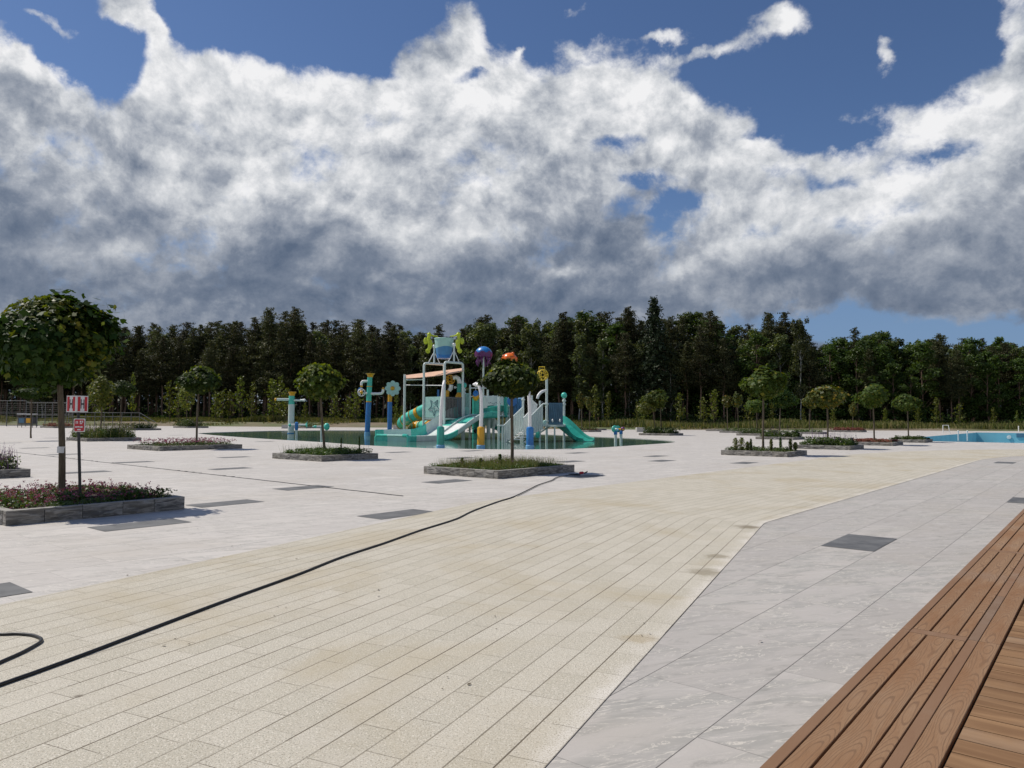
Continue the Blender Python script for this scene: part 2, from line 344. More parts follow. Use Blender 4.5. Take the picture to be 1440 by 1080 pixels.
# painted play equipment
M['teal'] = plain('teal_fibreglass', (.075, .55, .44), .3, .07, 2)
M['tealdk'] = plain('dark_teal_fibreglass', (.03, .34, .27), .32, .07, 2)
M['tealpale'] = plain('pale_teal_paint', (.40, .64, .58), .4, .05, 2)
M['white'] = plain('white_paint', (.80, .81, .80), .38, .03, 4, dirt=.08)
M['palegrey'] = plain('pale_grey_green_paint', (.62, .70, .67), .4, .04, 3, dirt=.08)
M['blue'] = plain('blue_paint', (.02, .18, .50), .3, .06, 2)
M['lblue'] = plain('light_blue_paint', (.22, .50, .78), .35, .06, 2)
M['mblue'] = plain('mid_blue_paint', (.07, .25, .48), .35, .06, 2)
M['slatguard'] = plain('grey_brown_slats', (.13, .12, .12), .5, .1, 5)
M['slate'] = plain('slate_blue_panel', (.07, .17, .26), .4, .08, 3)
M['navy'] = plain('navy_line', (.015, .05, .10), .4, .05, 3)
M['yellow'] = plain('amber_yellow_paint', (.70, .36, .015), .32, .06, 2)
M['byellow'] = plain('bright_yellow_paint', (.75, .55, .04), .35, .06, 2)
M['lime'] = plain('lime_fibreglass', (.50, .62, .03), .3, .10, 2)
M['purple'] = plain('purple_fibreglass', (.13, .02, .13), .3, .08, 2)
M['orange'] = plain('orange_fibreglass', (.85, .17, .02), .3, .08, 2)
M['peach'] = plain('peach_roof_sheet', (.66, .40, .26), .5, .05, 2)
M['galv'] = plain('galvanised_steel', (.12, .125, .125), .6, .1, 5)
M['darkpost'] = plain('dark_steel', (.02, .022, .024), .5, .1, 5)
M['rubber'] = plain('black_rubber', (.012, .012, .014), .42, .2, 20)
M['red'] = plain('red_sign_paint', (.50, .02, .03), .4, .05, 5)
M['signwhite'] = plain('white_sign_paint', (.70, .71, .70), .4, .03, 5)
M['blackink'] = plain('black_lettering', (.015, .015, .02), .5, .05, 5)
M['greybox'] = plain('grey_bin_shell', (.06, .065, .07), .5, .1, 4)
# bark
def bark(name, a, c2, sc=3, stretch=.15):
    m, t, b = newmat(name); oc = t.n('ShaderNodeTexCoord').outputs['Object']
    n = t.noise(t.vm('MULTIPLY', oc, (1, 1, stretch)), sc*8, 6, .65)
    t.put(b.inputs['Base Color'], t.mix(t.ramp(n, .35, .65), a+(1,), c2+(1,))); b.inputs['Roughness'].default_value = .9
    t.put(b.inputs['Normal'], t.bump(n, .5, .01)); return m
M['bark'] = bark('young_maple_bark', (.07, .055, .035), (.13, .105, .07))
M['pinebark'] = bark('pine_bark', (.10, .068, .05), (.21, .135, .095), .5)
M['birchbark'] = bark('birch_bark', (.10, .10, .09), (.42, .42, .38), .4, .6)
M['maple'] = foliage('maple_leaf', (.017, .040, .008), (.042, .074, .012), (.12, .13, .015), .32, .55, .2, .03)
M['maple2'] = foliage('light_maple_leaf', (.040, .075, .014), (.080, .115, .020), (.16, .16, .02), .34, .55, .2, .08)
M['mapleyellow'] = foliage('yellowing_maple_leaf', (.045, .066, .013), (.090, .098, .017), (.21, .14, .02), .35, .5, .3, .14)
M['newleaf'] = foliage('new_maple_leaf', (.07, .105, .012), (.135, .165, .018), (.22, .20, .02), .38, .5, .3, .06)
M['pine'] = foliage('pine_needles', (.028, .037, .016), (.062, .068, .028), (.10, .09, .036), .16, .6, .2, .12, .42)
M['spruce'] = foliage('spruce_needles', (.014, .026, .012), (.030, .043, .019), None, .08, .6, .2)
M['broad'] = foliage('broad_leaves', (.028, .058, .010), (.062, .100, .018), (.09, .13, .028), .32, .5, .3, .1, .35)
M['birch'] = foliage('birch_leaves', (.046, .068, .024), (.10, .122, .042), (.14, .155, .06), .32, .5, .3, .12, .35)
M['sapling'] = foliage('sapling_leaves', (.060, .085, .014), (.125, .155, .024), (.20, .19, .03), .35, .5, .3, .12)
M['herb'] = foliage('herb_leaves', (.030, .065, .012), (.075, .12, .028), (.13, .15, .04), .25, .5, .3, .1)
M['grassblade'] = foliage('grass_blades', (.06, .085, .02), (.13, .14, .045), (.22, .19, .09), .25, .7, .2, .3)
M['pink'] = foliage('magenta_petals', (.17, .02, .09), (.36, .09, .20), (.42, .22, .32), .2, .6, .2, .2)
M['lilac'] = foliage('lilac_petals', (.11, .05, .17), (.25, .15, .33), None, .2, .6, .2)
M['redflower'] = foliage('red_petals', (.15, .045, .04), (.24, .09, .07), None, .15, .6, .2)

# ------------------------------------------------------------------ mesh helpers
def tag(o, label=None, cat=None, group=None, kind=None):
    for k, v in (('label', label), ('category', cat), ('group', group), ('kind', kind)):
        if v: o[k] = v
    return o
def empty(name, loc, label=None, cat=None, group=None, rz=0.0):
    o = bpy.data.objects.new(name, None); COL.objects.link(o); o.location = loc; o.rotation_euler = (0, 0, rz); o.empty_display_size = .2
    return tag(o, label, cat, group)
def frame(d):
    d = Vector(d).normalized(); a = Vector((0, 0, 1)) if abs(d.z) < .95 else Vector((1, 0, 0))
    x = d.cross(a).normalized(); return x, x.cross(d).normalized()
class MB:
    def __init__(s): s.v = []; s.f = []; s.mi = []; s.uv = None; s.cur = 0
    def add(s, vs, fs):
        k = len(s.v); s.v += [tuple(p) for p in vs]; s.f += [tuple(i+k for i in f) for f in fs]; s.mi += [s.cur]*len(fs); return s
    def box(s, c, size, rz=0.0, ax=None):
        hx, hy, hz = size[0]/2, size[1]/2, size[2]/2; c = Vector(c)
        if ax is None: X = Vector((math.cos(rz), math.sin(rz), 0)); Y = Vector((-math.sin(rz), math.cos(rz), 0)); Z = Vector((0, 0, 1))
        else: X, Y, Z = [Vector(a) for a in ax]
        vs = [c+X*(hx*i)+Y*(hy*j)+Z*(hz*k) for k in (-1, 1) for j in (-1, 1) for i in (-1, 1)]
        return s.add(vs, [(0, 2, 3, 1), (4, 5, 7, 6), (0, 1, 5, 4), (2, 6, 7, 3), (0, 4, 6, 2), (1, 3, 7, 5)])
    def tube(s, pts, r, n=10, cap=True):
        pts = [Vector(p) for p in pts]; rs = r if hasattr(r, '__len__') else [r]*len(pts)
        vs = []; X = None
        for i, p in enumerate(pts):
            d = (pts[min(i+1, len(pts)-1)]-pts[max(i-1, 0)])
            if d.length < 1e-9: d = Vector((0, 0, 1))
            d.normalize()
            if X is None: X, Yv = frame(d)
            else:
                X = (X-d*X.dot(d)); X = X.normalized() if X.length > 1e-6 else frame(d)[0]
                Yv = X.cross(d)
            for k in range(n):
                a = 2*PI*k/n; vs.append(p+(X*math.cos(a)+Yv*math.sin(a))*rs[i])
        fs = [(i*n+k, i*n+(k+1) % n, (i+1)*n+(k+1) % n, (i+1)*n+k) for i in range(len(pts)-1) for k in range(n)]
        if cap: fs += [tuple(reversed(range(n))), tuple(range((len(pts)-1)*n, len(pts)*n))]
        return s.add(vs, fs)
    def lathe(s, c, prof, n=16, axis=(0, 0, 1)):
        c = Vector(c); a = Vector(axis).normalized(); X, Yv = frame(a)
        vs = [c+a*h+(X*math.cos(2*PI*k/n)+Yv*math.sin(2*PI*k/n))*max(r, 1e-4) for r, h in prof for k in range(n)]
        fs = [(i*n+k, i*n+(k+1) % n, (i+1)*n+(k+1) % n, (i+1)*n+k) for i in range(len(prof)-1) for k in range(n)]
        fs += [tuple(reversed(range(n))), tuple(range((len(prof)-1)*n, len(prof)*n))]
        return s.add(vs, fs)
    def ball(s, c, r, n=12, sc=(1, 1, 1), lo=-PI/2, hi=PI/2):
        c = Vector(c); k0 = len(s.v)
        prof = [(math.cos(lo+(hi-lo)*i/(n//2+2)), math.sin(lo+(hi-lo)*i/(n//2+2))) for i in range(n//2+3)]
        vs = [c+Vector((max(q, .001)*math.cos(2*PI*k/n)*r*sc[0], max(q, .001)*math.sin(2*PI*k/n)*r*sc[1], h*r*sc[2])) for q, h in prof for k in range(n)]
        L = len(prof)
        fs = [(i*n+k, i*n+(k+1) % n, (i+1)*n+(k+1) % n, (i+1)*n+k) for i in range(L-1) for k in range(n)]+[tuple(reversed(range(n))), tuple(range((L-1)*n, L*n))]
        return s.add(vs, fs)
    def prism(s, outline, c, X, Yv, Nn, th):
        """closed outline (x,y) list in plane X,Yv around c with thickness th along Nn"""
        c = Vector(c); X = Vector(X); Yv = Vector(Yv); Nn = Vector(Nn); n = len(outline)
        vs = [c+X*x+Yv*y-Nn*(th/2) for x, y in outline]+[c+X*x+Yv*y+Nn*(th/2) for x, y in outline]
        fs = [tuple(reversed(range(n))), tuple(range(n, 2*n))]+[(i, (i+1) % n, n+(i+1) % n, n+i) for i in range(n)]
        return s.add(vs, fs)
    def torus(s, c, R, r, axis, n=20, m=6, a0=0, a1=2*PI):
        X, Yv = frame(axis); full = abs(a1-a0-2*PI) < 1e-6
        pts = [Vector(c)+(X*math.cos(a0+(a1-a0)*i/n)+Yv*math.sin(a0+(a1-a0)*i/n))*R for i in range(n+1)]
        return s.tube(pts, r, m, not full)
    def build(s, name, mats, parent=None, smooth=40, loc=None):
        off = Vector((0, 0, 0))
        if parent is not None: off = Vector(parent.location) if parent.parent is None else Vector(parent.parent.location)
        elif loc is not None: off = Vector(loc)
        me = bpy.data.meshes.new(name)
        me.from_pydata([tuple(Vector(p)-off) for p in s.v], [], s.f)
        if not isinstance(mats, (list, tuple)): mats = [mats]
        for q in mats: me.materials.append(M[q] if isinstance(q, str) else q)
        if len(mats) > 1: me.polygons.foreach_set('material_index', s.mi)
        if s.uv is not None:
            l = me.uv_layers.new(name='UVMap'); l.data.foreach_set('uv', np.array(s.uv, dtype=np.float32).ravel())
        bm = bmesh.new(); bm.from_mesh(me); bmesh.ops.recalc_face_normals(bm, faces=bm.faces); bm.to_mesh(me); bm.free()
        if smooth:
            me.shade_smooth(); me.set_sharp_from_angle(angle=math.radians(smooth))
        o = bpy.data.objects.new(name, me); COL.objects.link(o)
        if parent is not None: o.parent = parent
        elif loc is not None: o.location = off
        return o
def np_mesh(name, verts, fsize, mats, mi=None, parent=None):
    """verts (N*k,3) consecutive polygons of fsize corners"""
    me = bpy.data.meshes.new(name); nv = len(verts); nf = nv//fsize
    me.vertices.add(nv); me.vertices.foreach_set('co', np.asarray(verts, np.float32).ravel())
    me.loops.add(nv); me.loops.foreach_set('vertex_index', np.arange(nv, dtype=np.int32))
    me.polygons.add(nf); me.polygons.foreach_set('loop_start', np.arange(0, nv, fsize, dtype=np.int32))
    for q in mats: me.materials.append(M[q] if isinstance(q, str) else q)
    if mi is not None: me.polygons.foreach_set('material_index', np.asarray(mi, np.int32))
    me.update(calc_edges=True); me.validate()
    o = bpy.data.objects.new(name, me); COL.objects.link(o)
    if parent is not None: o.parent = parent
    return o
def nrm(a): return a/np.maximum(np.linalg.norm(a, axis=1, keepdims=True), 1e-9)
LEAF5 = np.array([(0, 0), (.42, .28), (.52, .62), (.20, .62), (0, 1.0), (-.20, .62), (-.52, .62), (-.42, .28)])-np.array([0, .4])
LEAF4 = np.array([(0, -.5), (.32, 0), (0, .5), (-.32, 0)])
TRI = np.array([(-.5, -.3), (.5, -.3), (0, .6)])
NEED = np.array([(-.16, -.5), (.16, -.5), (.05, .6), (-.05, .6)])
def leaves(P, Nn, size, shape, rng, T=None):
    """one polygon per point; Nn normals; T optional tangent (leaf axis)"""
    n = len(P); Nn = nrm(Nn)
    if T is None: T = rng.normal(size=(n, 3))
    T = nrm(T-Nn*np.sum(T*Nn, axis=1, keepdims=True)); B = np.cross(Nn, T)
    sz = size if hasattr(size, '__len__') else np.full(n, size)
    sh = shape; k = len(sh)
    out = P[:, None, :]+B[:, None, :]*(sh[None, :, 0:1]*sz[:, None, None])+T[:, None, :]*(sh[None, :, 1:2]*sz[:, None, None])
    return out.reshape(n*k, 3)
def copy_tree(o, parent=None):
    c = o.copy(); COL.objects.link(c)
    if parent is not None: c.parent = parent; c.matrix_parent_inverse = o.matrix_parent_inverse
    for ch in list(o.children): copy_tree(ch, c)
    return c

# ------------------------------------------------------------------ the ground sheets
def sheet(name, outer, holes, z, mat, local=True, kind='structure'):
    bm = bmesh.new(); edges = []
    for loop in [outer]+holes:
        vs = [bm.verts.new((p[0], p[1], z)) for p in loop]
        edges += [bm.edges.new((vs[i], vs[(i+1) % len(vs)])) for i in range(len(vs))]
    bmesh.ops.triangle_fill(bm, use_beauty=True, use_dissolve=False, edges=edges)
    for f in bm.faces:
        if f.normal.z < 0: f.normal_flip()
    me = bpy.data.meshes.new(name); bm.to_mesh(me); bm.free(); me.materials.append(M[mat])
    o = bpy.data.objects.new(name, me); COL.objects.link(o)
    if local: o.rotation_euler = (0, 0, ROTZ)
    if kind: o['kind'] = kind
    return o
def loc(p): a = uvof(p); return (a[0], -a[1])       # world point -> local (u, -v)
# splash pool outline from ground points, closed smooth curve
pp = [(279, 609.6), (300, 611.9), (325, 613.8), (365, 616.6), (405, 619.0), (455, 622), (500, 625.3), (570, 628.9), (620, 630.6), (690, 631.8), (740, 632), (790, 631.4), (840, 629.6), (880, 627), (920, 624.4),
      (940, 622.9), (949.5, 621.6), (946, 620.2), (930, 618.6), (900, 616.8), (860, 615.0), (829, 613.6), (760, 610.6), (680, 608.0), (600, 606.4), (500, 605.3), (403, 605.6), (345, 606.8), (305, 608.0), (285, 608.9)]
ctl = [G(*p) for p in pp]
def crom(P, n=6):
    out = []; L = len(P)
    for i in range(L):
        a, b_, c_, d = P[i-1], P[i], P[(i+1) % L], P[(i+2) % L]
        for k in range(n):
            t_ = k/n; out.append(.5*((2*b_)+(-a+c_)*t_+(2*a-5*b_+4*c_-d)*t_*t_+(-a+3*b_-3*c_+d)*t_**3))
    return out
rim = crom(ctl)
rimL = [loc(p) for p in rim]
PU0, PU1, PY0, PY1 = 63.3, 115.0, -24.0, 14.1      # swimming pool, local
swim = [(PU0, PY0), (PU1, PY0), (PU1, PY1), (PU0, PY1)]
# plaza outline: far edge follows the grass boundary
far = [G(-400, 598.2), G(-100, 598.4), G(80, 598.6), G(200, 598.9), G(420, 600.4), G(650, 602.2), G(850, 604.0), G(1080, 605.1), G(1300, 605.6), G(1440, 606.4), G(1900, 609.2)]
plaza_out = [loc(p) for p in far]+[loc(Vector((190, -25, 0))), loc(Vector((-160, -25, 0)))]
sheet('plaza_paving', plaza_out, [rimL, swim], 0.0, 'plaza')
S = 3500
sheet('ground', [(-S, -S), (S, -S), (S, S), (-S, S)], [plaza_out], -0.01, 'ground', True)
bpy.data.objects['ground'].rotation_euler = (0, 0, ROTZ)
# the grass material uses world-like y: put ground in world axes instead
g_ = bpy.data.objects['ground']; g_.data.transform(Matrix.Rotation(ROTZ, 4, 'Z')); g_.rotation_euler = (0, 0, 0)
# granite path
S1 = Vector((math.sin(math.radians(25.2)), math.cos(math.radians(25.2)), 0)); A_ = Vector((.455, 4.02, 0)); Bn = A_+S1*8.0
def lft(h): return Vector((-math.cos(h), math.sin(h), 0))
hd1, hd2 = math.radians(25.2), TH
rr0 = 1.3; tl = rr0*math.tan((hd2-hd1)/2)
line = []
for k in range(18): line.append((A_-S1*14+S1*((14+8-tl)*k/17), hd1))
cen = line[-1][0]-lft(hd1)*rr0
for k in range(1, 9):
    h = hd1+(hd2-hd1)*k/8; line.append((cen+lft(h)*rr0, h))
st_ = line[-1][0]
for k in range(1, 14): line.append((st_+U*(22.6*k/13), hd2))
cen = line[-1][0]-lft(hd2)*19.0
h1 = math.radians(100)
for k in range(1, 25):
    h = hd2+(h1-hd2)*k/24; line.append((cen+lft(h)*19.0, h))
last = line[-1][0]
for k in range(1, 6): line.append((last+Vector((math.sin(h1), math.cos(h1), 0))*(12*k), h1))
Wd = 5.2; mb = MB(); mb.uv = []; s_acc = 0; NS = 13
vs = []; ss = []
for i, (p, h) in enumerate(line):
    if i: s_acc += ((p+lft(h)*2.6)-(line[i-1][0]+lft(line[i-1][1])*2.6)).length
    ss.append(s_acc)
    for k in range(NS): vs.append(p+lft(h)*(Wd*k/(NS-1))+Vector((0, 0, .008)))
fs = []
for i in range(len(line)-1):
    for k in range(NS-1):
        fs.append((i*NS+k, (i+1)*NS+k, (i+1)*NS+k+1, i*NS+k+1))
        for (a, b_) in ((i, k), (i+1, k), (i+1, k+1), (i, k+1)): mb.uv.append((ss[a], Wd*b_/(NS-1)))
mb.v = [tuple(q) for q in vs]; mb.f = fs; mb.mi = [0]*len(fs)
me = bpy.data.meshes.new('granite_path'); me.from_pydata(mb.v, [], fs); me.materials.append(M['path'])
l = me.uv_layers.new(name='UVMap'); l.data.foreach_set('uv', np.array(mb.uv, dtype=np.float32).ravel())
o = bpy.data.objects.new('granite_path', me); COL.objects.link(o); o['kind'] = 'structure'
for poly in me.polygons:
    if poly.normal.z < 0: poly.flip()
# greyer paving between path and deck
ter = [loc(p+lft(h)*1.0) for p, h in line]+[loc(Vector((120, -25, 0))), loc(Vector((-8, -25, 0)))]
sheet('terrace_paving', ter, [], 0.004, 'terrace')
# dark accent tiles let into the paving (snapped to its joints)
dk = [(-20, 828), (198, 738), (317, 708), (560, 723), (427, 686), (188, 650), (329, 643), (324, 659), (14, 623), (49, 630), (75, 616), (91, 639), (120, 664), (629, 677), (648, 644), (664, 634), (811, 637), (802, 649),
      (823, 670), (922, 641.5), (931, 648), (1047, 651), (248, 612), (373, 621), (1205, 764), (1435, 706), (1407, 651), (505, 640), (560, 636)]
mb = MB()
for px, py in dk:
    a, bq = loc(G(px, py)); row = math.floor((bq-TV0)/TW)
    y0 = TV0+row*TW; off = .5*(row % 2); col_ = round((a-TL/2-TU0)/TL+off); x0 = TU0+(col_-off)*TL
    if px == 1205: x0 = 9.61
    if px < 1150: x0, y0 = a-TL/2, bq-TW/2
    if px == -20: tip = uvof(G(47, 833)); x0, y0 = tip[0]-TL, -tip[1]
    z = .0085 if px > 1150 else .0045
    mb.add([(x0+.003, y0+.003, z), (x0+TL-.003, y0+.003, z), (x0+TL-.003, y0+TW-.003, z), (x0+.003, y0+TW-.003, z)], [(0, 1, 2, 3)])
o = mb.build('dark_paving', 'darktile', smooth=0); o.rotation_euler = (0, 0, ROTZ); o['kind'] = 'structure'
# splash pool: basin and water
mb = MB(); n = len(rim)
mb.add([(p.x, p.y, .003) for p in rim]+[(p.x, p.y, -.3) for p in rim], [(i, (i+1) % n, n+(i+1) % n, n+i) for i in range(n)])
o = mb.build('pool_edge', 'concrete'); o['kind'] = 'structure'
o = sheet('pool_floor', rimL, [], -.3, 'concrete'); o = sheet('pool_water', rimL, [], -.035, 'water')
# swimming pool shell
mb = MB(); c4 = [UV(u, -y) for u, y in swim]; dp = 2.0
mb.add([(p.x, p.y, .0) for p in c4]+[(p.x, p.y, -dp) for p in c4], [(0, 1, 5, 4), (1, 2, 6, 5), (2, 3, 7, 6), (3, 0, 4, 7), (4, 5, 6, 7)])
pool = mb.build('swimming_pool', 'pool', smooth=0)
tag(pool, 'empty blue lined swimming pool at the right edge of the plaza', 'swimming pool')
# pool fittings: round light on the far wall
ctr = UV(PU1-.06, -5.0, 0)
def wall_px(px, py):      # point on the far wall u=PU1
    d = ray(px, py); k = (PU1-.03)/(d.x*U.x+d.y*U.y); return Vector((d.x*k, d.y*k, EYE+d.z*k))
q = wall_px(1419, 614.8)
mb = MB(); mb.lathe(q, [(.25, 0), (.25, .08), (.0, .10)], 18, -U); lo_ = mb.build('pool_lamp', 'signwhite', pool)
mb = MB(); mb.box(wall_px(1440, 612.5), (1.6, .12, .5), rz=ROTZ+PI/2); mb.build('wall_niche', 'slate', pool)
for px, py in ((1347.7, 619.6), (1360.5, 619.9)):
    g0 = G(px, py); rail = empty('pool_ladder_post', g0, 'white pool rail post, %s of the pair on the near pool rim' % ('left' if px < 1350 else 'right'), 'rail post', 'white posts on the near pool rim')
    h = .75
    mb = MB(); mb.tube([g0, g0+Vector((0, 0, h))], .045, 8); mb.build('post', 'white', rail)
    mb = MB(); mb.ball(g0+Vector((0, 0, h)), .06, 8); mb.build('cap', 'white', rail)
g0 = G(1330, 609.6); fr = empty('pool_handrail', g0, 'white inverted U frame standing beside the left rim of the swimming pool', 'frame')
mb = MB(); k = .085
mb.tube([g0+Vector((-.33, 0, 0)), g0+Vector((-.33, 0, 1.0)), g0+Vector((.33, 0, 1.0)), g0+Vector((.62, .2, 0))], .045, 8); mb.build('bent_tube', 'white', fr)
mb = MB(); mb.tube([g0+Vector((-.33, 0, .3)), g0+Vector((.5, .1, .3))], .03, 6); mb.build('crossbar', 'white', fr)
g0 = G(1432.5, 607.8); o = MB().tube([g0, g0+Vector((0, 0, .8))], .06, 8).ball(g0+Vector((0, 0, .8)), .07, 8).build('marker_post', 'white', loc=g0)
tag(o, 'single white post on the far rim of the swimming pool', 'post')
# slot drain
a = G(8, 634.6); b_ = G(566, 697.8); mb = MB(); NN = 60
pts = [a+(b_-a)*(i/NN)+U*(random.uniform(-.012, .012)) for i in range(NN+1)]
for p0, p1 in zip(pts, pts[1:]):
    mb.box((p0+p1)/2+Vector((0, 0, .006)), ((p1-p0).length+.0, .035, .008), ax=((p1-p0).normalized(), U, (0, 0, 1)))
    if random.random() < .35: mb.box(p0+Vector((0, 0, .010)), (.09, .06, .012), ax=(V, U, (0, 0, 1)))
o = mb.build('slot_drain', M['darkpost'], loc=a, smooth=0); tag(o, 'thin dark slot drain running across the pale paving', 'drain')

# ------------------------------------------------------------------ timber deck (bottom right)
DZ = .30
e0 = uvof(G(1066.4, 1080, DZ))[1]
def dv(px): return uvof(G(px, 1080, DZ))[1]
edges_ = [dv(1066.4), dv(1091.4), dv(1140), dv(1210), dv(1266.4), dv(1320.6)]
deck = empty('timber_deck', UV(2, e0+.3, 0), 'raised brown composite deck with long grained border boards', 'deck')
sA = uvof(G(1281.7, 886, DZ))[0]; sB = uvof(G(1392.6, 773.6, DZ))[0]; per = sB-sA
joints = [sA+per*k for k in range(-2, 9)]
def board(name, v0, v1, u0_, u1_, mat, gap=.004, th=.024, z=DZ, uvx=0.0, lip=.002):
    mb = MB(); uvs = []
    a0, a1 = v0+gap, v1-gap; n = 1
    vs = [(u0_, a0+lip, z), (u0_, a1-lip, z), (u1_, a1-lip, z), (u1_, a0+lip, z), (u0_, a0, z-lip), (u0_, a1, z-lip), (u1_, a1, z-lip), (u1_, a0, z-lip),
          (u0_, a0, z-th), (u0_, a1, z-th), (u1_, a1, z-th), (u1_, a0, z-th)]
    fs = [(0, 3, 2, 1), (0, 4, 7, 3), (1, 2, 6, 5), (4, 8, 11, 7), (5, 6, 10, 9), (0, 1, 5, 4), (4, 5, 9, 8), (2, 3, 7, 6), (6, 7, 11, 10), (8, 9, 10, 11)]
    W = [UV(q[0], q[1], q[2]) for q in vs]
    for f in fs:
        for i in f: uvs.append((vs[i][0]+uvx, vs[i][1]-(v0+v1)/2))
    return W, fs, uvs
def build_boards(name, specs, mat, parent):
    mb = MB(); mb.uv = []
    for sp in specs:
        W, fs, uvs = board(name, *sp); mb.add(W, fs); mb.uv += uvs
    me_off = Vector(parent.location)
    me = bpy.data.meshes.new(name); me.from_pydata([tuple(Vector(p)-me_off) for p in mb.v], [], mb.f); me.materials.append(M[mat])
    l = me.uv_layers.new(name='UVMap'); l.data.foreach_set('uv', np.array(mb.uv, dtype=np.float32).ravel())
    o = bpy.data.objects.new(name, me); COL.objects.link(o); o.parent = parent; return o
for i in range(5):
    specs = []
    for k in range(len(joints)-1):
        cut = .100 if 1 <= i <= 3 else .0
        specs.append((edges_[i], edges_[i+1]-(.055 if i == 3 else 0), joints[k]+cut/2+.002, joints[k+1]-cut/2-.002, mat if False else 'x', (.0055 if i in (1, 2) else .0025) if i else .001))
    build_boards('edge_trim' if i == 0 else 'border_board', [(s0, s1, a, b2, None, g) for s0, s1, a, b2, _, g in specs], 'trim' if i == 0 else 'deck', deck)
segs = [(joints[k], joints[k+1]) for k in range(len(joints)-1)]
def uat(px, py): return uvof(G(px, py, DZ))[0]
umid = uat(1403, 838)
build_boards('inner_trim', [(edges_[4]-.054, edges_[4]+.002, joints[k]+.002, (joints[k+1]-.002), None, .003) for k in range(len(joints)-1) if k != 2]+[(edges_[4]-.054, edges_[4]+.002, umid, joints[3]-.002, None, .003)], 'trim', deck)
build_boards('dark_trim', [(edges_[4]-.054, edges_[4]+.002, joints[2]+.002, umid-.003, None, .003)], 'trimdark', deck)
for j_ in joints[1:-1]: build_boards('joint_strap', [(edges_[1]+.002, edges_[4]-.056, j_-.047, j_+.047, None, .0015)], 'trim', deck)
# cross boards
mb = MB(); mb.uv = []; bw = .152; x0 = edges_[5]+.012; us = joints[0]
rngd = random.Random(3)
k = 0
while us+bw*k < 22:
    ua = us+bw*k+.004; ub = us+bw*(k+1)-.004; x1 = x0+6.0; z = DZ-.002
    vs = [(ua, x0, z), (ub, x0, z), (ub, x1, z), (ua, x1, z), (ua, x0, z-.024), (ub, x0, z-.024), (ub, x1, z-.024), (ua, x1, z-.024)]
    fs = [(0, 1, 2, 3), (0, 4, 5, 1), (1, 5, 6, 2), (2, 6, 7, 3), (3, 7, 4, 0)]
    mb.add([UV(*q) for q in vs], fs); so = rngd.uniform(0, 40)
    for f in fs:
        for i in f: mb.uv.append((vs[i][1]+so, vs[i][0]-(ua+ub)/2))
    k += 1
me = bpy.data.meshes.new('cross_boards'); off = Vector(deck.location); me.from_pydata([tuple(Vector(p)-off) for p in mb.v], [], mb.f); me.materials.append(M['deckx'])
l = me.uv_layers.new(name='UVMap'); l.data.foreach_set('uv', np.array(mb.uv, dtype=np.float32).ravel())
o = bpy.data.objects.new('cross_boards', me); COL.objects.link(o); o.parent = deck
# sub-structure
mb = MB(); ua, ub = joints[0]+.02, 22.0
c_ = UV((ua+ub)/2, (e0+.02+x0+6)/2, (DZ-.03)/2); mb.box(c_, (ub-ua, x0+6-e0-.04, DZ-.032), rz=ROTZ); mb.build('under_frame', 'gap', deck, smooth=0)

# ------------------------------------------------------------------ planters
def planter(near, du, dvv, label, rng, h=.215, w_=.13, group='stone planters on the plaza'):
    u_, v_ = near; ctrp = UV(u_+du/2, v_-dvv/2, 0)
    root = empty('stone_planter', ctrp, label, 'planter', group)
    mb = MB()
    def run(a, b2, inward):
        L = (b2-a).length; nb = max(2, round(L/.56)); d = (b2-a)/L; wts = [rng.uniform(.8, 1.2) for _ in range(nb)]; tot = sum(wts); x = 0
        for q in range(nb):
            l_ = L*wts[q]/tot; nx, nz = 6, 4; seed = rng.uniform(0, 99)
            vs = []; 
            for iz in range(nz+1):
                for ix in range(nx+1):
                    fx_, fz = ix/nx, iz/nz
                    ed = 1 if (0 < ix < nx and 0 < iz) else 0
                    bumpv = (mnoise.noise(Vector((fx_*4+seed, fz*3, seed)))*.05+.012)*ed*(1 if iz < nz else .3)
                    p = a+d*(x+.004+(l_-.008)*fx_)-inward*bumpv; vs.append((p.x, p.y, h*fz))
            base = len(vs)
            for fx_ in (0, 1):
                for fz in (0, 1):
                    p = a+d*(x+.004+(l_-.008)*fx_)+inward*w_; vs.append((p.x, p.y, h*fz))
            fs = [(iz*(nx+1)+ix, iz*(nx+1)+ix+1, (iz+1)*(nx+1)+ix+1, (iz+1)*(nx+1)+ix) for iz in range(nz) for ix in range(nx)]
            top = [nz*(nx+1)+ix for ix in range(nx+1)]
            fs += [tuple(top)+(base+3, base+1), (0, base, base+1)+tuple(iz*(nx+1) for iz in range(nz, 0, -1)), (nx, )+tuple(iz*(nx+1)+nx for iz in range(1, nz+1))+(base+3, base+2), (base, base+2, base+3, base+1)]
            mb.add(vs, fs); x += l_
    c0, c1, c2, c3 = UV(u_, v_), UV(u_+du, v_), UV(u_+du, v_-dvv), UV(u_, v_-dvv)
    run(c0, c1, -V); run(c1-V*w_, c2+V*w_, -U); run(c2, c3, V); run(c3+V*w_, c0-V*w_, U)
    mb.build('stone_wall', 'stone', root, smooth=35)
    mb = MB(); NX = 10
    for i in range(NX+1):
        for j_ in range(NX+1):
            a, b2 = i/NX, j_/NX; ed = 0 < i < NX and 0 < j_ < NX
            p = UV(u_+w_+(du-2*w_)*a, v_-w_-(dvv-2*w_)*b2, h-.05+(mnoise.noise(Vector((a*5, b2*5, u_)))*.03+.03 if ed else 0)); mb.v.append(tuple(p))
    mb.f = [(i*(NX+1)+j_, (i+1)*(NX+1)+j_, (i+1)*(NX+1)+j_+1, i*(NX+1)+j_+1) for i in range(NX) for j_ in range(NX)]; mb.mi = [0]*len(mb.f)
    mb.build('soil', 'soil', root)
    return root, ctrp
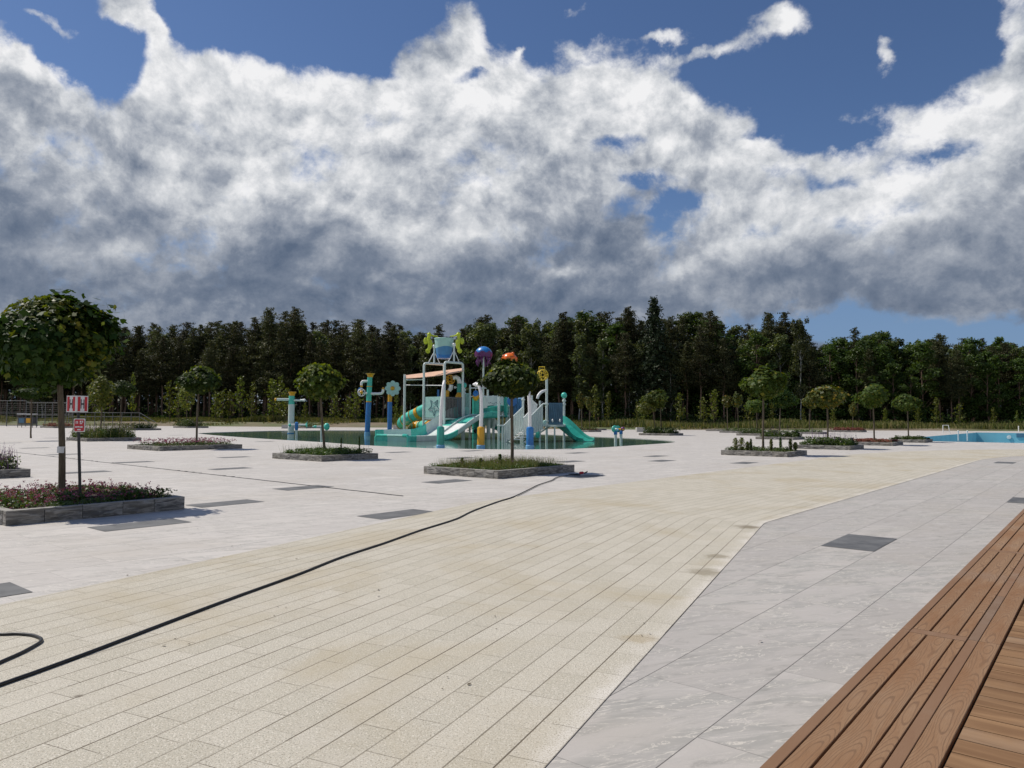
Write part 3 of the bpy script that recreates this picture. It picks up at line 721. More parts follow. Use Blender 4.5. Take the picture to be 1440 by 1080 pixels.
def planting(near, du, dvv, label, spec, seed, h=.17, cat='planting', pad=.16):
    """spec: list of (material, kind, n, hmin, hmax, size)"""
    r = np.random.default_rng(seed); u_, v_ = near; V8 = []; mi = []; mats = []
    for k, (mat, kd, n, h0, h1_, sz) in enumerate(spec):
        mats.append(mat)
        if kd == 'leaf':      # low leafy clumps
            nc = max(6, int(du*dvv*9)); C = np.stack([r.uniform(pad, du-pad, nc), r.uniform(pad, dvv-pad, nc)], 1); ch = r.uniform(h0, h1_, nc)
            idx = r.integers(0, nc, n); a = C[idx]+r.normal(0, .10, (n, 2)); z = h+ch[idx]*r.uniform(0, 1, n)**.7
            a[:, 0] = np.clip(a[:, 0], pad*.6, du-pad*.6); a[:, 1] = np.clip(a[:, 1], pad*.6, dvv-pad*.6)
            Nn = r.normal(size=(n, 3)); Nn[:, 2] = np.abs(Nn[:, 2])+.6; T = None; S_ = r.uniform(.6, 1.3, n)*sz; sh = np.tile(LEAF4, (1, 1))
        elif kd == 'head':    # flower heads: puffs of petals
            nh = n//7; a0 = np.stack([r.uniform(pad, du-pad, nh), r.uniform(pad, dvv-pad, nh)], 1); z0 = h+r.uniform(h0, h1_, nh)
            a = np.repeat(a0, 7, 0)+r.normal(0, sz*.45, (nh*7, 2)); z = np.repeat(z0, 7)+r.normal(0, sz*.35, nh*7); n = nh*7
            Nn = r.normal(size=(n, 3)); T = None; S_ = r.uniform(.7, 1.2, n)*sz; sh = LEAF4
        else:                 # spike / blade
            a = np.stack([r.uniform(pad, du-pad, n), r.uniform(pad, dvv-pad, n)], 1); hh = r.uniform(h0, h1_, n); z = h+hh*.45
            Nn = r.normal(size=(n, 3)); Nn[:, 2] *= .15; T = np.stack([r.normal(0, .22, n), r.normal(0, .22, n), np.ones(n)], 1); S_ = hh; sh = NEED*np.array([sz, 1.0])
        P = np.stack([(u_+a[:, 0])*U.x+(v_-a[:, 1])*V.x, (u_+a[:, 0])*U.y+(v_-a[:, 1])*V.y, z], 1)
        V8.append(leaves(P, Nn, S_, sh, r, T)); mi += [k]*n
    verts = np.concatenate(V8); c_ = UV(u_+du/2, v_-dvv/2); verts = verts-np.array([c_.x, c_.y, 0])
    o = np_mesh('planting', verts, 4, mats, mi); o.location = (c_.x, c_.y, 0)
    tag(o, label, cat, None, 'stuff'); return o
def spikes(specmat, near, du, dvv, n, h0, h1_, seed, label, hz=.17):
    """separate upright flower spikes standing well above the bed: whorls of petals on stalks"""
    r = np.random.default_rng(seed); P = []; mi = []
    for i in range(n):
        a, b2 = r.uniform(.2, du-.2), r.uniform(.2, dvv-.2); hh = r.uniform(h0, h1_); p = UV(near[0]+a, near[1]-b2); lean = r.normal(0, .06, 2)
        for q in range(10): 
            f = .45+.55*q/9; P.append((p.x+lean[0]*f, p.y+lean[1]*f, hz+hh*f, .045*(1.25-f*.8)))
    P = np.array(P); verts = leaves(P[:, :3], r.normal(size=(len(P), 3)), P[:, 3], LEAF4*1.3, r)
    return verts
rp = random.Random(11)
PL_ = {}
def P_(key, near, du, dvv, label):
    root, c = planter(near, du, dvv, label, rp); PL_[key] = (near, du, dvv, c); return root
def nearpx(px, py): return uvof(G(px, py))
P_('A', (3.6, -12.38), 2.64, 3.0, 'grey stone planter nearest the camera holding pink flowers, tree and hydrant sign')
P_('B', (14.63, -12.47), 3.54, 2.77, 'grey stone planter with grey green lavender in front of the play structure')
P_('C', (16.1, -22.05), 2.64, 3.12, 'grey stone planter with low green herbs in front of the left end of the pool')
P_('D', (16.02, -34.31), 4.2, 3.4, 'long grey stone planter with a row of small pink flowers left of the pool')
P_('E', (31.37, -10.68), 2.6, 2.93, 'grey stone planter with upright green shrubs beside the beige path')
P_('F', (5.0, -21.9), 1.9, 3.0, 'grey stone planter cut by the left edge with purple salvia')
P_('G', (18.95, -50.44), 3.39, 3.38, 'grey stone planter with purple grasses behind the hydrant sign')
P_('H', (41.14, -10.75), 2.85, 2.75, 'grey stone planter with lilac flower spikes and a yellowing tree')
P_('I', (49.67, -10.51), 2.96, 2.67, 'grey stone planter with red foliage in the middle of the right hand row')
P_('J', (58.3, -10.29), 3.0, 2.5, 'grey stone planter closest to the swimming pool corner')
P_('K', nearpx(941, 612.8), 3.0, 3.3, 'grey stone planter right of the pool tip with two green trees')
P_('L', nearpx(1115.4, 618.7), 2.8, 3.0, 'grey stone planter directly behind the upright shrubs')
P_('M', nearpx(1086, 613.2), 2.8, 3.6, 'stone planter second behind the upright shrubs, with low herbs')
P_('N', nearpx(1060, 609.2), 2.8, 4.2, 'stone planter with yellow topped trees, third back in its row')
P_('O', nearpx(1030, 606.6), 2.8, 3.8, 'farthest low stone planter by the grass, right of the centre')
P_('P', nearpx(1153, 610.6), 2.8, 3.6, 'stone planter behind the lilac spikes with a yellow tree')
P_('Q', nearpx(1211, 608.0), 2.8, 4.0, 'far stone planter topped with a strip of red flowers near the grass')
P_('R', (12.0, -57.2), 3.4, 3.6, 'long stone planter with green herbs at the left edge below the mesh fence')
P_('S', nearpx(75, 602.0), 4.0, 5.0, 'far stone planter with red flowers in front of the brown verge')
P_('T', nearpx(186, 605.2), 3.4, 4.2, 'stone planter with a dark globe tree behind the purple grasses')
P_('U', nearpx(262, 601.9), 3.4, 4.0, 'far stone planter with dark shrubs near the railing end')
P_('W', nearpx(430, 602.4), 3.4, 3.6, 'dark stone planter beyond the far pool edge behind the water cannons')
P_('X', nearpx(828, 607.6), 2.8, 3.4, 'stone planter just past the foot of the green slide')
P_('Y', nearpx(838, 605.2), 2.8, 3.4, 'small stone planter at the back behind the green slide')
def plant_in(key, label, spec, seed, extra=None, cat='planting'):
    near, du, dvv, c = PL_[key]; o = planting(near, du, dvv, label, spec, seed, cat=cat)
    if extra:
        mat, n, h0, h1_ = extra; vts = spikes(mat, near, du, dvv, n, h0, h1_, seed+50, '')-np.array([c.x, c.y, 0])
        ex = np_mesh('flower_spikes', vts, 4, [mat], None, o); ex['kind'] = 'stuff'
    return o
plant_in('A', 'pink and magenta flowers among low green leaves under the nearest tree', [('herb', 'leaf', 13000, .04, .18, .05), ('pink', 'head', 4200, .05, .19, .028), ('pink', 'head', 700, .16, .27, .032), ('herb', 'blade', 500, .10, .24, .05)], 1)
plant_in('B', 'grey green lavender tufts filling the planter in front of the play structure', [('herb', 'leaf', 5200, .05, .16, .06), ('grassblade', 'blade', 5200, .12, .30, .07), ('lilac', 'head', 350, .2, .3, .02)], 2)
plant_in('C', 'low bright green herbs around the bent tree left of centre', [('herb', 'leaf', 5200, .10, .26, .07), ('herb', 'blade', 900, .15, .42, .06)], 3)
plant_in('D', 'row of small pink flowers in the long planter left of the pool', [('herb', 'leaf', 4200, .05, .2, .07), ('pink', 'head', 3800, .15, .36, .04)], 4)
plant_in('E', 'low green leaves at the feet of the upright shrubs', [('herb', 'leaf', 2600, .05, .22, .07)], 5)
plant_in('F', 'purple salvia clump at the left edge of the picture', [('herb', 'leaf', 4200, .15, .45, .08), ('lilac', 'blade', 500, .3, .6, .09)], 6, ('lilac', 150, .5, .75))
plant_in('G', 'tall purple and green grasses behind the hydrant sign', [('herb', 'leaf', 4200, .2, .7, .12), ('grassblade', 'blade', 900, .5, 1.0, .08)], 7, ('lilac', 190, .8, 1.15))
plant_in('H', 'lilac flower spikes around the yellowing tree', [('herb', 'leaf', 4200, .15, .5, .10)], 8, ('lilac', 130, .5, 1.05))
plant_in('I', 'red leaved ground cover in the right hand row', [('redflower', 'leaf', 3000, .08, .24, .10), ('herb', 'leaf', 900, .05, .22, .08)], 9)
plant_in('J', 'dark green ground cover beside the swimming pool corner', [('herb', 'leaf', 3000, .06, .3, .10)], 10)
plant_in('K', 'green ground cover under the twin trees right of the pool', [('herb', 'leaf', 4200, .15, .7, .12)], 11)
plant_in('L', 'dark green bushes directly behind the upright shrubs', [('herb', 'leaf', 3600, .1, .6, .12)], 12, ('lilac', 50, .5, 1.0))
plant_in('M', 'bright green herbs in the second planter behind the upright shrubs', [('herb', 'leaf', 3000, .1, .6, .12)], 13)
plant_in('N', 'sparse green tufts in the planter of the yellow topped trees', [('herb', 'leaf', 1200, .1, .5, .12)], 14)
plant_in('P', 'low tufts around the yellow tree on the right', [('herb', 'leaf', 1200, .1, .35, .12)], 15)
plant_in('Q', 'strip of red flowers far back near the grass', [('redflower', 'leaf', 3000, .1, .5, .14)], 16)
plant_in('R', 'mixed green herbs in the far left planter', [('herb', 'leaf', 4200, .1, .65, .12)], 17)
plant_in('S', 'red flowers in the planter before the brown verge', [('redflower', 'leaf', 2600, .1, .6, .14), ('herb', 'leaf', 900, .1, .4, .12)], 18)
plant_in('T', 'green tufts under the dark globe tree on the left', [('herb', 'leaf', 3000, .1, .8, .13)], 19)
plant_in('U', 'dark shrubs in the planter near the railing end', [('herb', 'leaf', 4200, .3, 1.3, .14)], 20)
plant_in('W', 'dark low shrubs behind the water cannons', [('herb', 'leaf', 1500, .2, .8, .14)], 21)
plant_in('X', 'brownish ground cover beyond the green slide', [('redflower', 'leaf', 700, .1, .3, .12), ('herb', 'leaf', 1500, .1, .5, .12)], 22)
# concrete blocks on the far side
for (xa, xb, yt, yb, lab) in ((396, 404.5, 597.3, 602.6, 'pale concrete block beside the far dark planter behind the cannons'), (895.5, 907, 601.3, 607.4, 'pale concrete block at the left end of the twin tree planter'), (553, 568, 598.2, 603.5, 'grey concrete block seen between flower pole and play structure')):
    g0 = G((xa+xb)/2, yb); Yd = g0.y; wd = (xb-xa)/FPX*Yd; ht = (yb-yt)/FPX*Yd
    mb = MB(); bv = .06
    mb.prism([(-wd/2, 0), (wd/2, 0), (wd/2, ht-bv), (wd/2-bv, ht), (-wd/2+bv, ht), (-wd/2, ht-bv)], g0+Vector((0, .5, 0)), (1, 0, 0), (0, 0, 1), (0, -1, 0), 1.0)
    mb.box(g0+Vector((0, .5, .03)), (wd+.06, 1.06, .06))
    tag(mb.build('concrete_block', 'concrete', loc=g0), lab, 'concrete block')
# upright shrubs in planter E
near, du, dvv, cE = PL_['E']
shr = [(1034.5, 617, 633.5, 3.6), (1043, 616.5, 634, 4.2), (1051, 622.5, 632.5, 2.8), (1056, 618.5, 632, 1.6), (1084.5, 618.8, 633, 2.3), (1097.5, 616.5, 633, 1.7), (1111.5, 618.5, 632.5, 2.4), (1118.5, 623.5, 633, 3.0)]
labs = ['leftmost upright green shrub in the planter beside the beige path', 'tallest upright green shrub, second from left in its planter', 'short rounded shrub left of the tree beside the beige path', 'thin grey stemmed shrub just left of the tree in the shrub planter',
        'slim green shrub immediately right of the tree in the shrub planter', 'thin dark spire shrub in the shrub planter', 'slender bright shrub near the right end of its planter', 'low bushy shrub at the right corner of the shrub planter']
Yc = cE.y
for i, (px, yt, yb, hw) in enumerate(shr):
    Ys = Yc-.35; top = D(px, yt, Ys); base = Vector((top.x, Ys, .17)); hh = top.z-.17; w0 = hw/FPX*Ys*1.15
    r = np.random.default_rng(40+i); n = 420; f = r.uniform(0, 1, n)
    rad = w0*np.clip(np.sin(np.clip(f, .03, 1)*PI*.92)+.18, 0, 1.1)*r.uniform(.3, 1, n)
    an = r.uniform(0, 2*PI, n); P = np.stack([rad*np.cos(an), rad*np.sin(an), .05+f*hh*.97], 1)
    Nn = np.stack([np.cos(an), np.sin(an), r.normal(0, .5, n)+.4], 1)
    root = empty('upright_shrub', base, labs[i], 'shrub', 'upright shrubs in one planter')
    np_mesh('foliage', leaves(P, Nn+r.normal(0, .4, (n, 3)), r.uniform(.04, .075, n), LEAF4*np.array([.7, 1.4]), r, np.tile([0, 0, 1.0], (n, 1))+r.normal(0, .5, (n, 3))), 4, ['herb' if i in (3, 5) else 'sapling'], None, root)
    mb = MB(); mb.tube([base, base+Vector((0, 0, hh*.9))], [.012, .005], 5); mb.build('stem', 'bark', root)
for i, (px, yt, yb, hw, key, lab) in enumerate([(480, 617, 636, 1.2, 'C', 'thin dark upright shrub near the right end of the herb planter'), (505.5, 614.5, 636, 1.0, 'C', 'thin bare stem plant at the right end of the herb planter'), (650, 645, 660, 3, 'B', 'left one of two dark bushy shrubs in the lavender planter'),
                                               (703, 640, 660, 3.4, 'B', 'taller dark bushy shrub by the tree trunk in the lavender planter'), (676, 646, 660, 2.8, 'B', 'small dark shrub left of the tree in the lavender planter')]):
    near, du, dvv, c_ = PL_[key]; Ys = c_.y-.4; top = D(px, yt, Ys); base = Vector((top.x, Ys, .17)); hh = max(.2, top.z-.17); w0 = hw/FPX*Ys*1.3
    r = np.random.default_rng(70+i); n = 260; f = r.uniform(0, 1, n); rad = w0*(1.1-f*.75)*r.uniform(.2, 1, n); an = r.uniform(0, 2*PI, n)
    root = empty('small_shrub', base, lab, 'shrub')
    P = np.stack([rad*np.cos(an), rad*np.sin(an), .02+f*hh], 1)
    np_mesh('foliage', leaves(P, r.normal(size=(n, 3)), r.uniform(.04, .08, n), LEAF4, r), 4, ['herb'], None, root)
    MB().tube([base, base+Vector((0, 0, hh*.8))], [.01, .004], 5).build('stem', 'bark', root)

# ------------------------------------------------------------------ globe maples
def globe_crown(rx_, rz_, n, seed, leafsize, lumps=9, flat=.78):
    """leaf cloud around origin (crown centre): lobed, flat-bottomed dome with gaps"""
    r = np.random.default_rng(seed)
    d = nrm(r.normal(size=(n, 3)))
    L = nrm(r.normal(size=(lumps*2, 3))); L[:, 2] = np.abs(L[:, 2])*.8-.25; L = nrm(L); amp = r.uniform(.04, .34, lumps*2)
    bumpy = np.zeros(n)
    for l_, a in zip(L, amp): bumpy += a*np.exp(-(1-d@l_)*14)
    shell = r.uniform(0, 1, n)**.33
    rad = (.80+bumpy)*(0.50+.50*shell)
    P = d*rad[:, None]*np.array([rx_, rx_, rz_])
    low = P[:, 2] < -flat*rz_
    P[low, 2] = -flat*rz_-(np.abs(P[low, 2])-flat*rz_)*.5
    # shaggy shoots leaving the outline
    ns = n//9; k = r.integers(0, n, ns); P[k] *= r.uniform(1.02, 1.24, ns)[:, None]
    Nn = nrm(d*np.array([.8, .8, .8])+np.array([0, 0, .55])+r.normal(0, .42, (n, 3)))
    T = nrm(d*1.0+np.array([0, 0, -.9])+r.normal(0, .5, (n, 3)))
    S_ = r.uniform(.65, 1.25, n)*leafsize
    return leaves(P, Nn, S_, LEAF5, r, T), 8
def maple(root, base, ctrc, rx_, rz_, mat, n, ls, seed, lean=0.0, tr=.055):
    ttop = ctrc.x*lean+base.x*(1-lean)
    vts, k = globe_crown(rx_, rz_, n, seed, ls)
    vts = vts+np.array(ctrc-Vector(root.location))
    cr_o = np_mesh('crown', vts, 8, [mat], None, root)
    rs = random.Random(seed); mb = MB(); top = Vector((ttop, ctrc.y, ctrc.z-.15*rz_)); b0 = base
    pts = [b0+(top-b0)*f+Vector((math.sin(f*5+seed)*.012, math.cos(f*4+seed)*.012, 0))*(1 if 0 < f < 1 else 0) for f in [i/10 for i in range(11)]]
    mb.tube(pts, [tr*1.25, tr*1.02]+[tr*(1-.03*i) for i in range(7)]+[tr*.75, tr*.5], 10); mb.build('trunk', 'bark', root)
    mb = MB(); fork = Vector((base.x+(ttop-base.x)*.85, ctrc.y, ctrc.z-rz_*.5))
    for q in range(11):
        a = rs.uniform(0, 2*PI); up = rs.uniform(-.1, .9); e_ = ctrc+Vector((math.cos(a)*rx_*.75, math.sin(a)*rx_*.75, up*rz_*.7)); mid = fork+(e_-fork)*.5+Vector((0, 0, rz_*.12))
        mb.tube([fork, mid, e_], [tr*.45, tr*.28, tr*.1], 6)
    mb.build('limbs', 'bark', root)
# (key planter, trunk px base, crown l, r, top, bottom px, material, leaves, leaf size, label)
TREES = [
 ('A', 90, -25, 163, 424, 560, 'maple', 15000, .135, 'large dark globe maple in the nearest planter at the left'),
 ('B', 720, 676, 764, 510, 566, 'maple', 6500, .15, 'flat topped dark globe maple in front of the play structure'),
 ('C', 457, 414, 484, 514, 566, 'maple2', 2600, .21, 'light green globe maple with a bent trunk left of the play structure'),
 ('D', 277, 250, 312, 517, 557, 'maple', 2300, .22, 'dark green globe maple over the long pink flower planter'),
 ('E', 1073, 1043, 1106, 521, 564, 'maple2', 2400, .21, 'green globe maple rising from the upright shrub planter'),
 ('G', 142, 126, 160, 526, 580, 'sapling', 500, .22, 'thin pale leaved young tree behind the hydrant sign'),
 ('H', 1164, 1134, 1190, 541, 578, 'mapleyellow', 1700, .24, 'yellowing globe maple above the lilac spikes'),
 ('I', 1229, 1203, 1250, 543, 577, 'maple2', 1700, .24, 'green globe maple above the red planter on the right'),
 ('J', 1277, 1254, 1297, 555, 580, 'maple2', 1500, .24, 'flat globe maple nearest to the swimming pool'),
 ('K', 930, 908, 943, 546, 577, 'maple2', 1000, .27, 'green globe tree, right one of the pair beyond the pool tip'),
 ('K', 923, 895, 922, 563, 585, 'sapling', 320, .26, 'small light green tree, left one of the pair beyond the pool tip'),
 ('L', 1096, 1080, 1121, 543, 578, 'maple', 1300, .25, 'dark globe maple partly behind the green one of the shrub planter'),
 ('M', 1064.5, 1047, 1078, 561, 582, 'maple2', 700, .26, 'small green globe tree left behind the shrub planter maple'),
 ('N', 1038, 1027, 1045, 554, 575, 'mapleyellow', 420, .28, 'yellow topped tree with a slightly leaning trunk, right one of its pair'),
 ('N', 1023, 1014, 1031, 555, 575, 'mapleyellow', 420, .28, 'yellow topped tree with a straight trunk, left one of its pair'),
 ('P', 1138, 1129, 1152, 553, 578, 'mapleyellow', 600, .28, 'yellow leaved tree just left behind the yellowing globe maple'),
 ('Q', 1199.5, 1193, 1206, 565, 588, 'mapleyellow', 260, .26, 'narrow pale tree over the far red flower strip'),
 ('R', 44, 20, 64, 545, 562, 'maple', 900, .24, 'globe maple half hidden behind the crown of the nearest tree'),
 ('T', 168.5, 151, 194, 536, 560, 'maple', 1300, .26, 'dark flat globe maple on the left before the railing'),
 ('U', 262, 250, 275, 533, 585, 'sapling', 380, .28, 'pale sapling behind the dark globe maple of the pink planter'),
 ('X', 818, 811, 823, 552, 578, 'mapleyellow', 300, .26, 'brownish young tree behind the ball topped play post'),
 ('Y', 829, 822, 836, 556, 580, 'mapleyellow', 300, .26, 'small yellow green tree right of the play structure'),
]
for i, (key, tx, l_, r_, tp, bt, mat, n, ls, lab) in enumerate(TREES):
    near, du, dvv, c_ = PL_[key]; Yd = c_.y
    if key == 'A': Yd = c_.y+.1
    b0 = D(tx, 600, Yd); b0.z = .16; ctrc = D((l_+r_)/2, (tp*.52+bt*.48), Yd); rx_ = (r_-l_)/2/FPX*Yd*(.74 if key == 'A' else .83); rz_ = (bt-tp)/2/FPX*Yd*.98
    root = empty('globe_maple' if mat in ('maple', 'maple2', 'mapleyellow') and n > 900 else 'young_tree', b0, lab, 'tree', 'trees in the stone planters')
    ctrc.x = (ctrc.x) if key != 'A' else ctrc.x
    if key == 'B': rz_ *= .88
    ctrc2 = Vector((ctrc.x, Yd, ctrc.z))
    maple(root, b0, ctrc2, rx_, rz_, mat, int(n*(1.25 if key == 'A' else 1.9)), ls*(1.0 if key == 'A' else .80), 100+i, .85 if key == 'C' else .35, tr=.056 if key == 'A' else .05)
    if key in 'ABCD':
        rn = np.random.default_rng(500+i); nn2 = {'A': 900, 'B': 260, 'C': 300, 'D': 120}[key]; d2 = nrm(rn.normal(size=(nn2, 3))+np.array([.15, 0, 1.5]))
        p2 = d2*np.array([rx_, rx_, rz_])*rn.uniform(.93, 1.10, nn2)[:, None]
        if key == 'A': m_ = nn2//3; p2[:m_] = np.array([rx_*.92, -.1, -rz_*.05])+rn.normal(0, 1, (m_, 3))*np.array([.11, .12, .16])
        ng = np_mesh('new_growth', leaves(p2+np.array(ctrc2-Vector(root.location)), d2+rn.normal(0, .5, (nn2, 3)), rn.uniform(.6, 1.1, nn2)*ls*.85, LEAF5, rn), 8, ['newleaf'], None, root); ng['kind'] = 'stuff'
    if key == 'A':
        q = D(88, 632, Yd); xq = b0.x+(ctrc2.x-b0.x)*.35*(q.z-.16)/(ctrc2.z-.15*rz_-.16); mb = MB(); mb.tube([Vector((xq, Yd, q.z-.06)), Vector((xq, Yd, q.z+.05))], .062, 14); mb.build('tree_tape', 'signwhite', root)

# ------------------------------------------------------------------ hydrant sign
Ys = PL_['A'][3].y-.35; pb = D(113.5, 690, Ys); pb.z = .15; ptop = D(109.5, 558, Ys)
sg = empty('hydrant_sign', pb, 'red and white hydrant marker box with black H above a red plate on dark post', 'sign')
mb = MB(); mb.tube([pb, Vector((ptop.x, Ys, ptop.z-.02))], .024, 8); mb.build('post', 'darkpost', sg)
corner = D(109.6, 556.5, Ys-.06); bot = D(109.6, 579.6, Ys-.06); hh = corner.z-bot.z; cz = (corner.z+bot.z)/2
def plate_px(l_, r_): return (r_-l_)/FPX*Ys
# box marker: two visible faces meeting at the near corner
wL = plate_px(97, 109.6); wR = plate_px(109.6, 125)
dL = Vector((math.cos(math.radians(142+30)), math.sin(math.radians(142+30)), 0)); dR = Vector((math.cos(math.radians(60)), math.sin(math.radians(60)), 0))
Lw = wL*.93/math.cos(math.radians(38)); Rw = wR*.93/math.cos(math.radians(30)); cpt = Vector((corner.x, Ys-.10, cz))
# (the marker is a hollow four-sided box)
p0, p1, p2 = cpt, cpt+dL*Lw, cpt+dR*Rw; p3 = p1+dR*Rw
mb = MB(); z0, z1 = cz-hh/2, cz+hh/2
vs = [Vector((p.x, p.y, z)) for z in (z0, z1) for p in (p0, p2, p3, p1)]
mb.add(vs, [(0, 1, 5, 4), (1, 2, 6, 5), (2, 3, 7, 6), (3, 0, 4, 7), (0, 3, 2, 1), (4, 5, 6, 7)]); box = mb.build('marker_box', 'signwhite', sg, smooth=0)
mb = MB(); lts = []
for d_, W_ in ((dL, Lw), (dR, Rw)):
    nn = Vector((d_.y, -d_.x, 0)); nn = nn if nn.y < 0 else -nn
    for f0_, f1_ in ((.12, .34), (.70, .92)):
        c_ = cpt+d_*(W_*(f0_+f1_)/2)+nn*.002; mb.box(c_, (W_*(f1_-f0_), .004, hh*.88), ax=(d_, nn, (0, 0, 1)))
    lt = MB(); lts.append(lt); c_ = cpt+d_*(W_*.52)+nn*.002; s_ = W_*.12
    for sgn in (-1, 1): lt.box(c_+d_*(s_*.95*sgn), (W_*.055, .004, hh*.56), ax=(d_, nn, (0, 0, 1)))
    lt.box(c_, (s_*1.7, .0035, hh*.09), ax=(d_, nn, (0, 0, 1)))
mb.build('red_stripe', 'red', sg, smooth=0); [q_.build('letter_h', 'blackink', sg, smooth=0) for q_ in lts]
a0 = D(104, 588.6, Ys-.05); a1 = D(119.4, 607.4, Ys-.05); c_ = (a0+a1)/2; Wp, Hp = a1.x-a0.x, a0.z-a1.z
def rrect(w2, h2, r): return [(sx*(w2-r)+r*math.cos(a), sy*(h2-r)+r*math.sin(a)) for sx, sy, s0 in ((1, 1, 0), (-1, 1, PI/2), (-1, -1, PI), (1, -1, 3*PI/2)) for a in (s0, s0+PI/4, s0+PI/2)]
mb = MB(); mb.prism(rrect(Wp/2, Hp/2, .012), c_, (1, 0, 0), (0, 0, 1), (0, -1, 0), .006); pl = mb.build('plate', 'signwhite', sg, smooth=0)
mb = MB(); mb.prism(rrect(Wp/2*.86, Hp/2*.88, .018), c_+Vector((0, -.005, 0)), (1, 0, 0), (0, 0, 1), (0, -1, 0), .004); mb.build('red_field', 'red', sg, smooth=0)
mb = MB()
for x, y, w2, h2 in ((-.27, .22, .06, .20), (-.14, .22, .06, .20), (.12, .27, .12, .14), (.29, .27, .10, .14), (.16, .13, .20, .07), (-.26, -.13, .16, .10), (-.05, -.12, .20, .09), (.20, -.13, .22, .10), (0, -.33, .30, .09)):
    mb.box(c_+Vector((x*Wp, -.009, y*Hp)), (w2*Wp, .004, h2*Hp))
mb.build('plate_marking', 'signwhite', sg, smooth=0)

# ------------------------------------------------------------------ hose
def gp(L, z=.020): return [G(x, y)+Vector((0, 0, z)) for x, y in L]
hp = gp([(-60, 990), (0, 967.5), (60, 946), (140, 916), (230, 881), (330, 843), (420, 810), (480, 786), (540, 766), (590, 748), (640, 732), (665, 720), (700, 707), (722, 700), (745, 689), (757, 683), (775, 677), (783, 672.5), (800, 669), (812, 667.3)])
def dense(P, n=6):
    out = []
    for i in range(len(P)-1):
        a, b_, c_, d = P[max(i-1, 0)], P[i], P[i+1], P[min(i+2, len(P)-1)]
        for k in range(n):
            t_ = k/n; out.append(.5*((2*b_)+(-a+c_)*t_+(2*a-5*b_+4*c_-d)*t_*t_+(-a+3*b_-3*c_+d)*t_**3))
    return out+[P[-1]]
hose = empty('hose', hp[1], 'long black hose lying across the beige path to a red fitting by the planter', 'hose')
MB().tube(dense(hp), .0115, 10).build('hose_line', 'rubber', hose)
e_ = G(817.5, 667.0)+Vector((0, 0, .035)); mb = MB(); mb.lathe(e_-Vector((.06, 0, 0)), [(.02, 0), (.038, .02), (.038, .10), (.022, .13)], 12, (1, .15, .1)); mb.build('red_coupling', 'red', hose)
mb = MB(); mb.tube([e_+Vector((.08, 0, 0)), e_+Vector((.13, .02, .01)), e_+Vector((.18, .03, .05))], [.02, .024, .014], 8); mb.build('nozzle', 'rubber', hose)
mb = MB(); mb.torus(G(808, 668.3)+Vector((0, 0, .02)), .16, .016, (0, 0, 1), 20, 6); mb.build('coil', 'rubber', hose)
lp = gp([(-40, 893.5), (0, 895.5), (25, 895), (45, 897), (56, 901), (58, 905), (50, 911), (30, 922), (0, 935.5), (-50, 958)], .020)
o = MB().tube(dense(lp), .0105, 10).build('hose_loop', 'rubber', loc=lp[0]); tag(o, 'looped end of black hose at the left edge above the long hose', 'hose')
# crumbs and fallen leaves on the paving
o_v = []; r = np.random.default_rng(5); spots = [(405, 795), (390, 861), (296, 748), (700, 880), (640, 960), (520, 840), (905, 885), (250, 900), (180, 800), (760, 760), (860, 720), (480, 700), (1060, 900), (1150, 840), (980, 780), (330, 780), (600, 690)]
P = np.array([tuple(G(x+r.uniform(-20, 20), y+r.uniform(-12, 12))+Vector((0, 0, .016))) for x, y in spots*3])
o = np_mesh('fallen_leaves', leaves(P, np.tile([0, 0, 1.0], (len(P), 1))+r.normal(0, .15, (len(P), 3)), r.uniform(.012, .035, len(P)), LEAF4, r), 4, ['bark']); tag(o, 'tiny dry leaves and crumbs scattered on the paving', 'leaf litter', None, 'stuff')

# ------------------------------------------------------------------ water play structure
WZ = -.3
root = empty('water_play_structure', D(690, 600, 53)*1.0, 'tall play structure with dumping bucket, seahorses, stairs and slides standing in the pool', 'play structure')
root.location.z = WZ
def part(mbx, name, mats, parent=root, smooth=40):
    """parts and sub-parts all keep the play structure's origin"""
    off = Vector(root.location); mbx2 = MB(); mbx2.v = [tuple(Vector(p)-off) for p in mbx.v]; mbx2.f = mbx.f; mbx2.mi = mbx.mi
    o = mbx2.build(name, mats, None, smooth); o.parent = parent; return o
def gz(p): q = Vector(p); q.z = WZ; return q
def E_(px, py, Y): return D(px, py, Y+5)
YT = 54.0
p1, p2, p3, p4 = E_(596.3, 512.6, YT), E_(625.3, 512.0, YT-1.45), E_(651, 512.8, YT), E_(624.5, 513.5, YT+1.45)
top_z = 6.02
for p in (p1, p2, p3, p4): p.z = top_z
def bent(a, b_, r=.22):
    d = (b_-a).normalized(); z = Vector((0, 0, 1)); P = [gz(a), a-z*r]
    for k in range(1, 5): th = PI/2*k/5; P.append(a-z*r+z*(r*math.sin(th))+d*(r*(1-math.cos(th))))
    P.append(a+d*r); P.append(b_-d*r)
    for k in range(1, 5): th = PI/2*k/5; P.append(b_-d*r+d*(r*math.sin(th))-z*(r*(1-math.cos(th))))
    P += [b_-z*r, gz(b_)]; return P
for a, b_ in ((p1, p4), (p2, p3)):
    fr = part(MB().tube(bent(a, b_), .095, 10), 'tower_frame', 'palegrey')
    mid = (a+b_)/2; ax_ = (b_-a).normalized(); tp = mid+Vector((0, 0, 1.45))
    part(MB().tube([mid, tp], .075, 8), 'bucket_post', 'palegrey', fr)
    part(MB().tube([mid-ax_*.62, tp-Vector((0, 0, .45))], .035, 6).tube([mid+ax_*.62, tp-Vector((0, 0, .45))], .035, 6), 'brace', 'white', fr)
    part(MB().lathe(tp-Vector((0, 0, .02)), [(.08, -.08), (.15, -.05), (.15, .05), (.08, .08)], 12, (p2-p1).normalized()), 'bearing', 'white', fr)
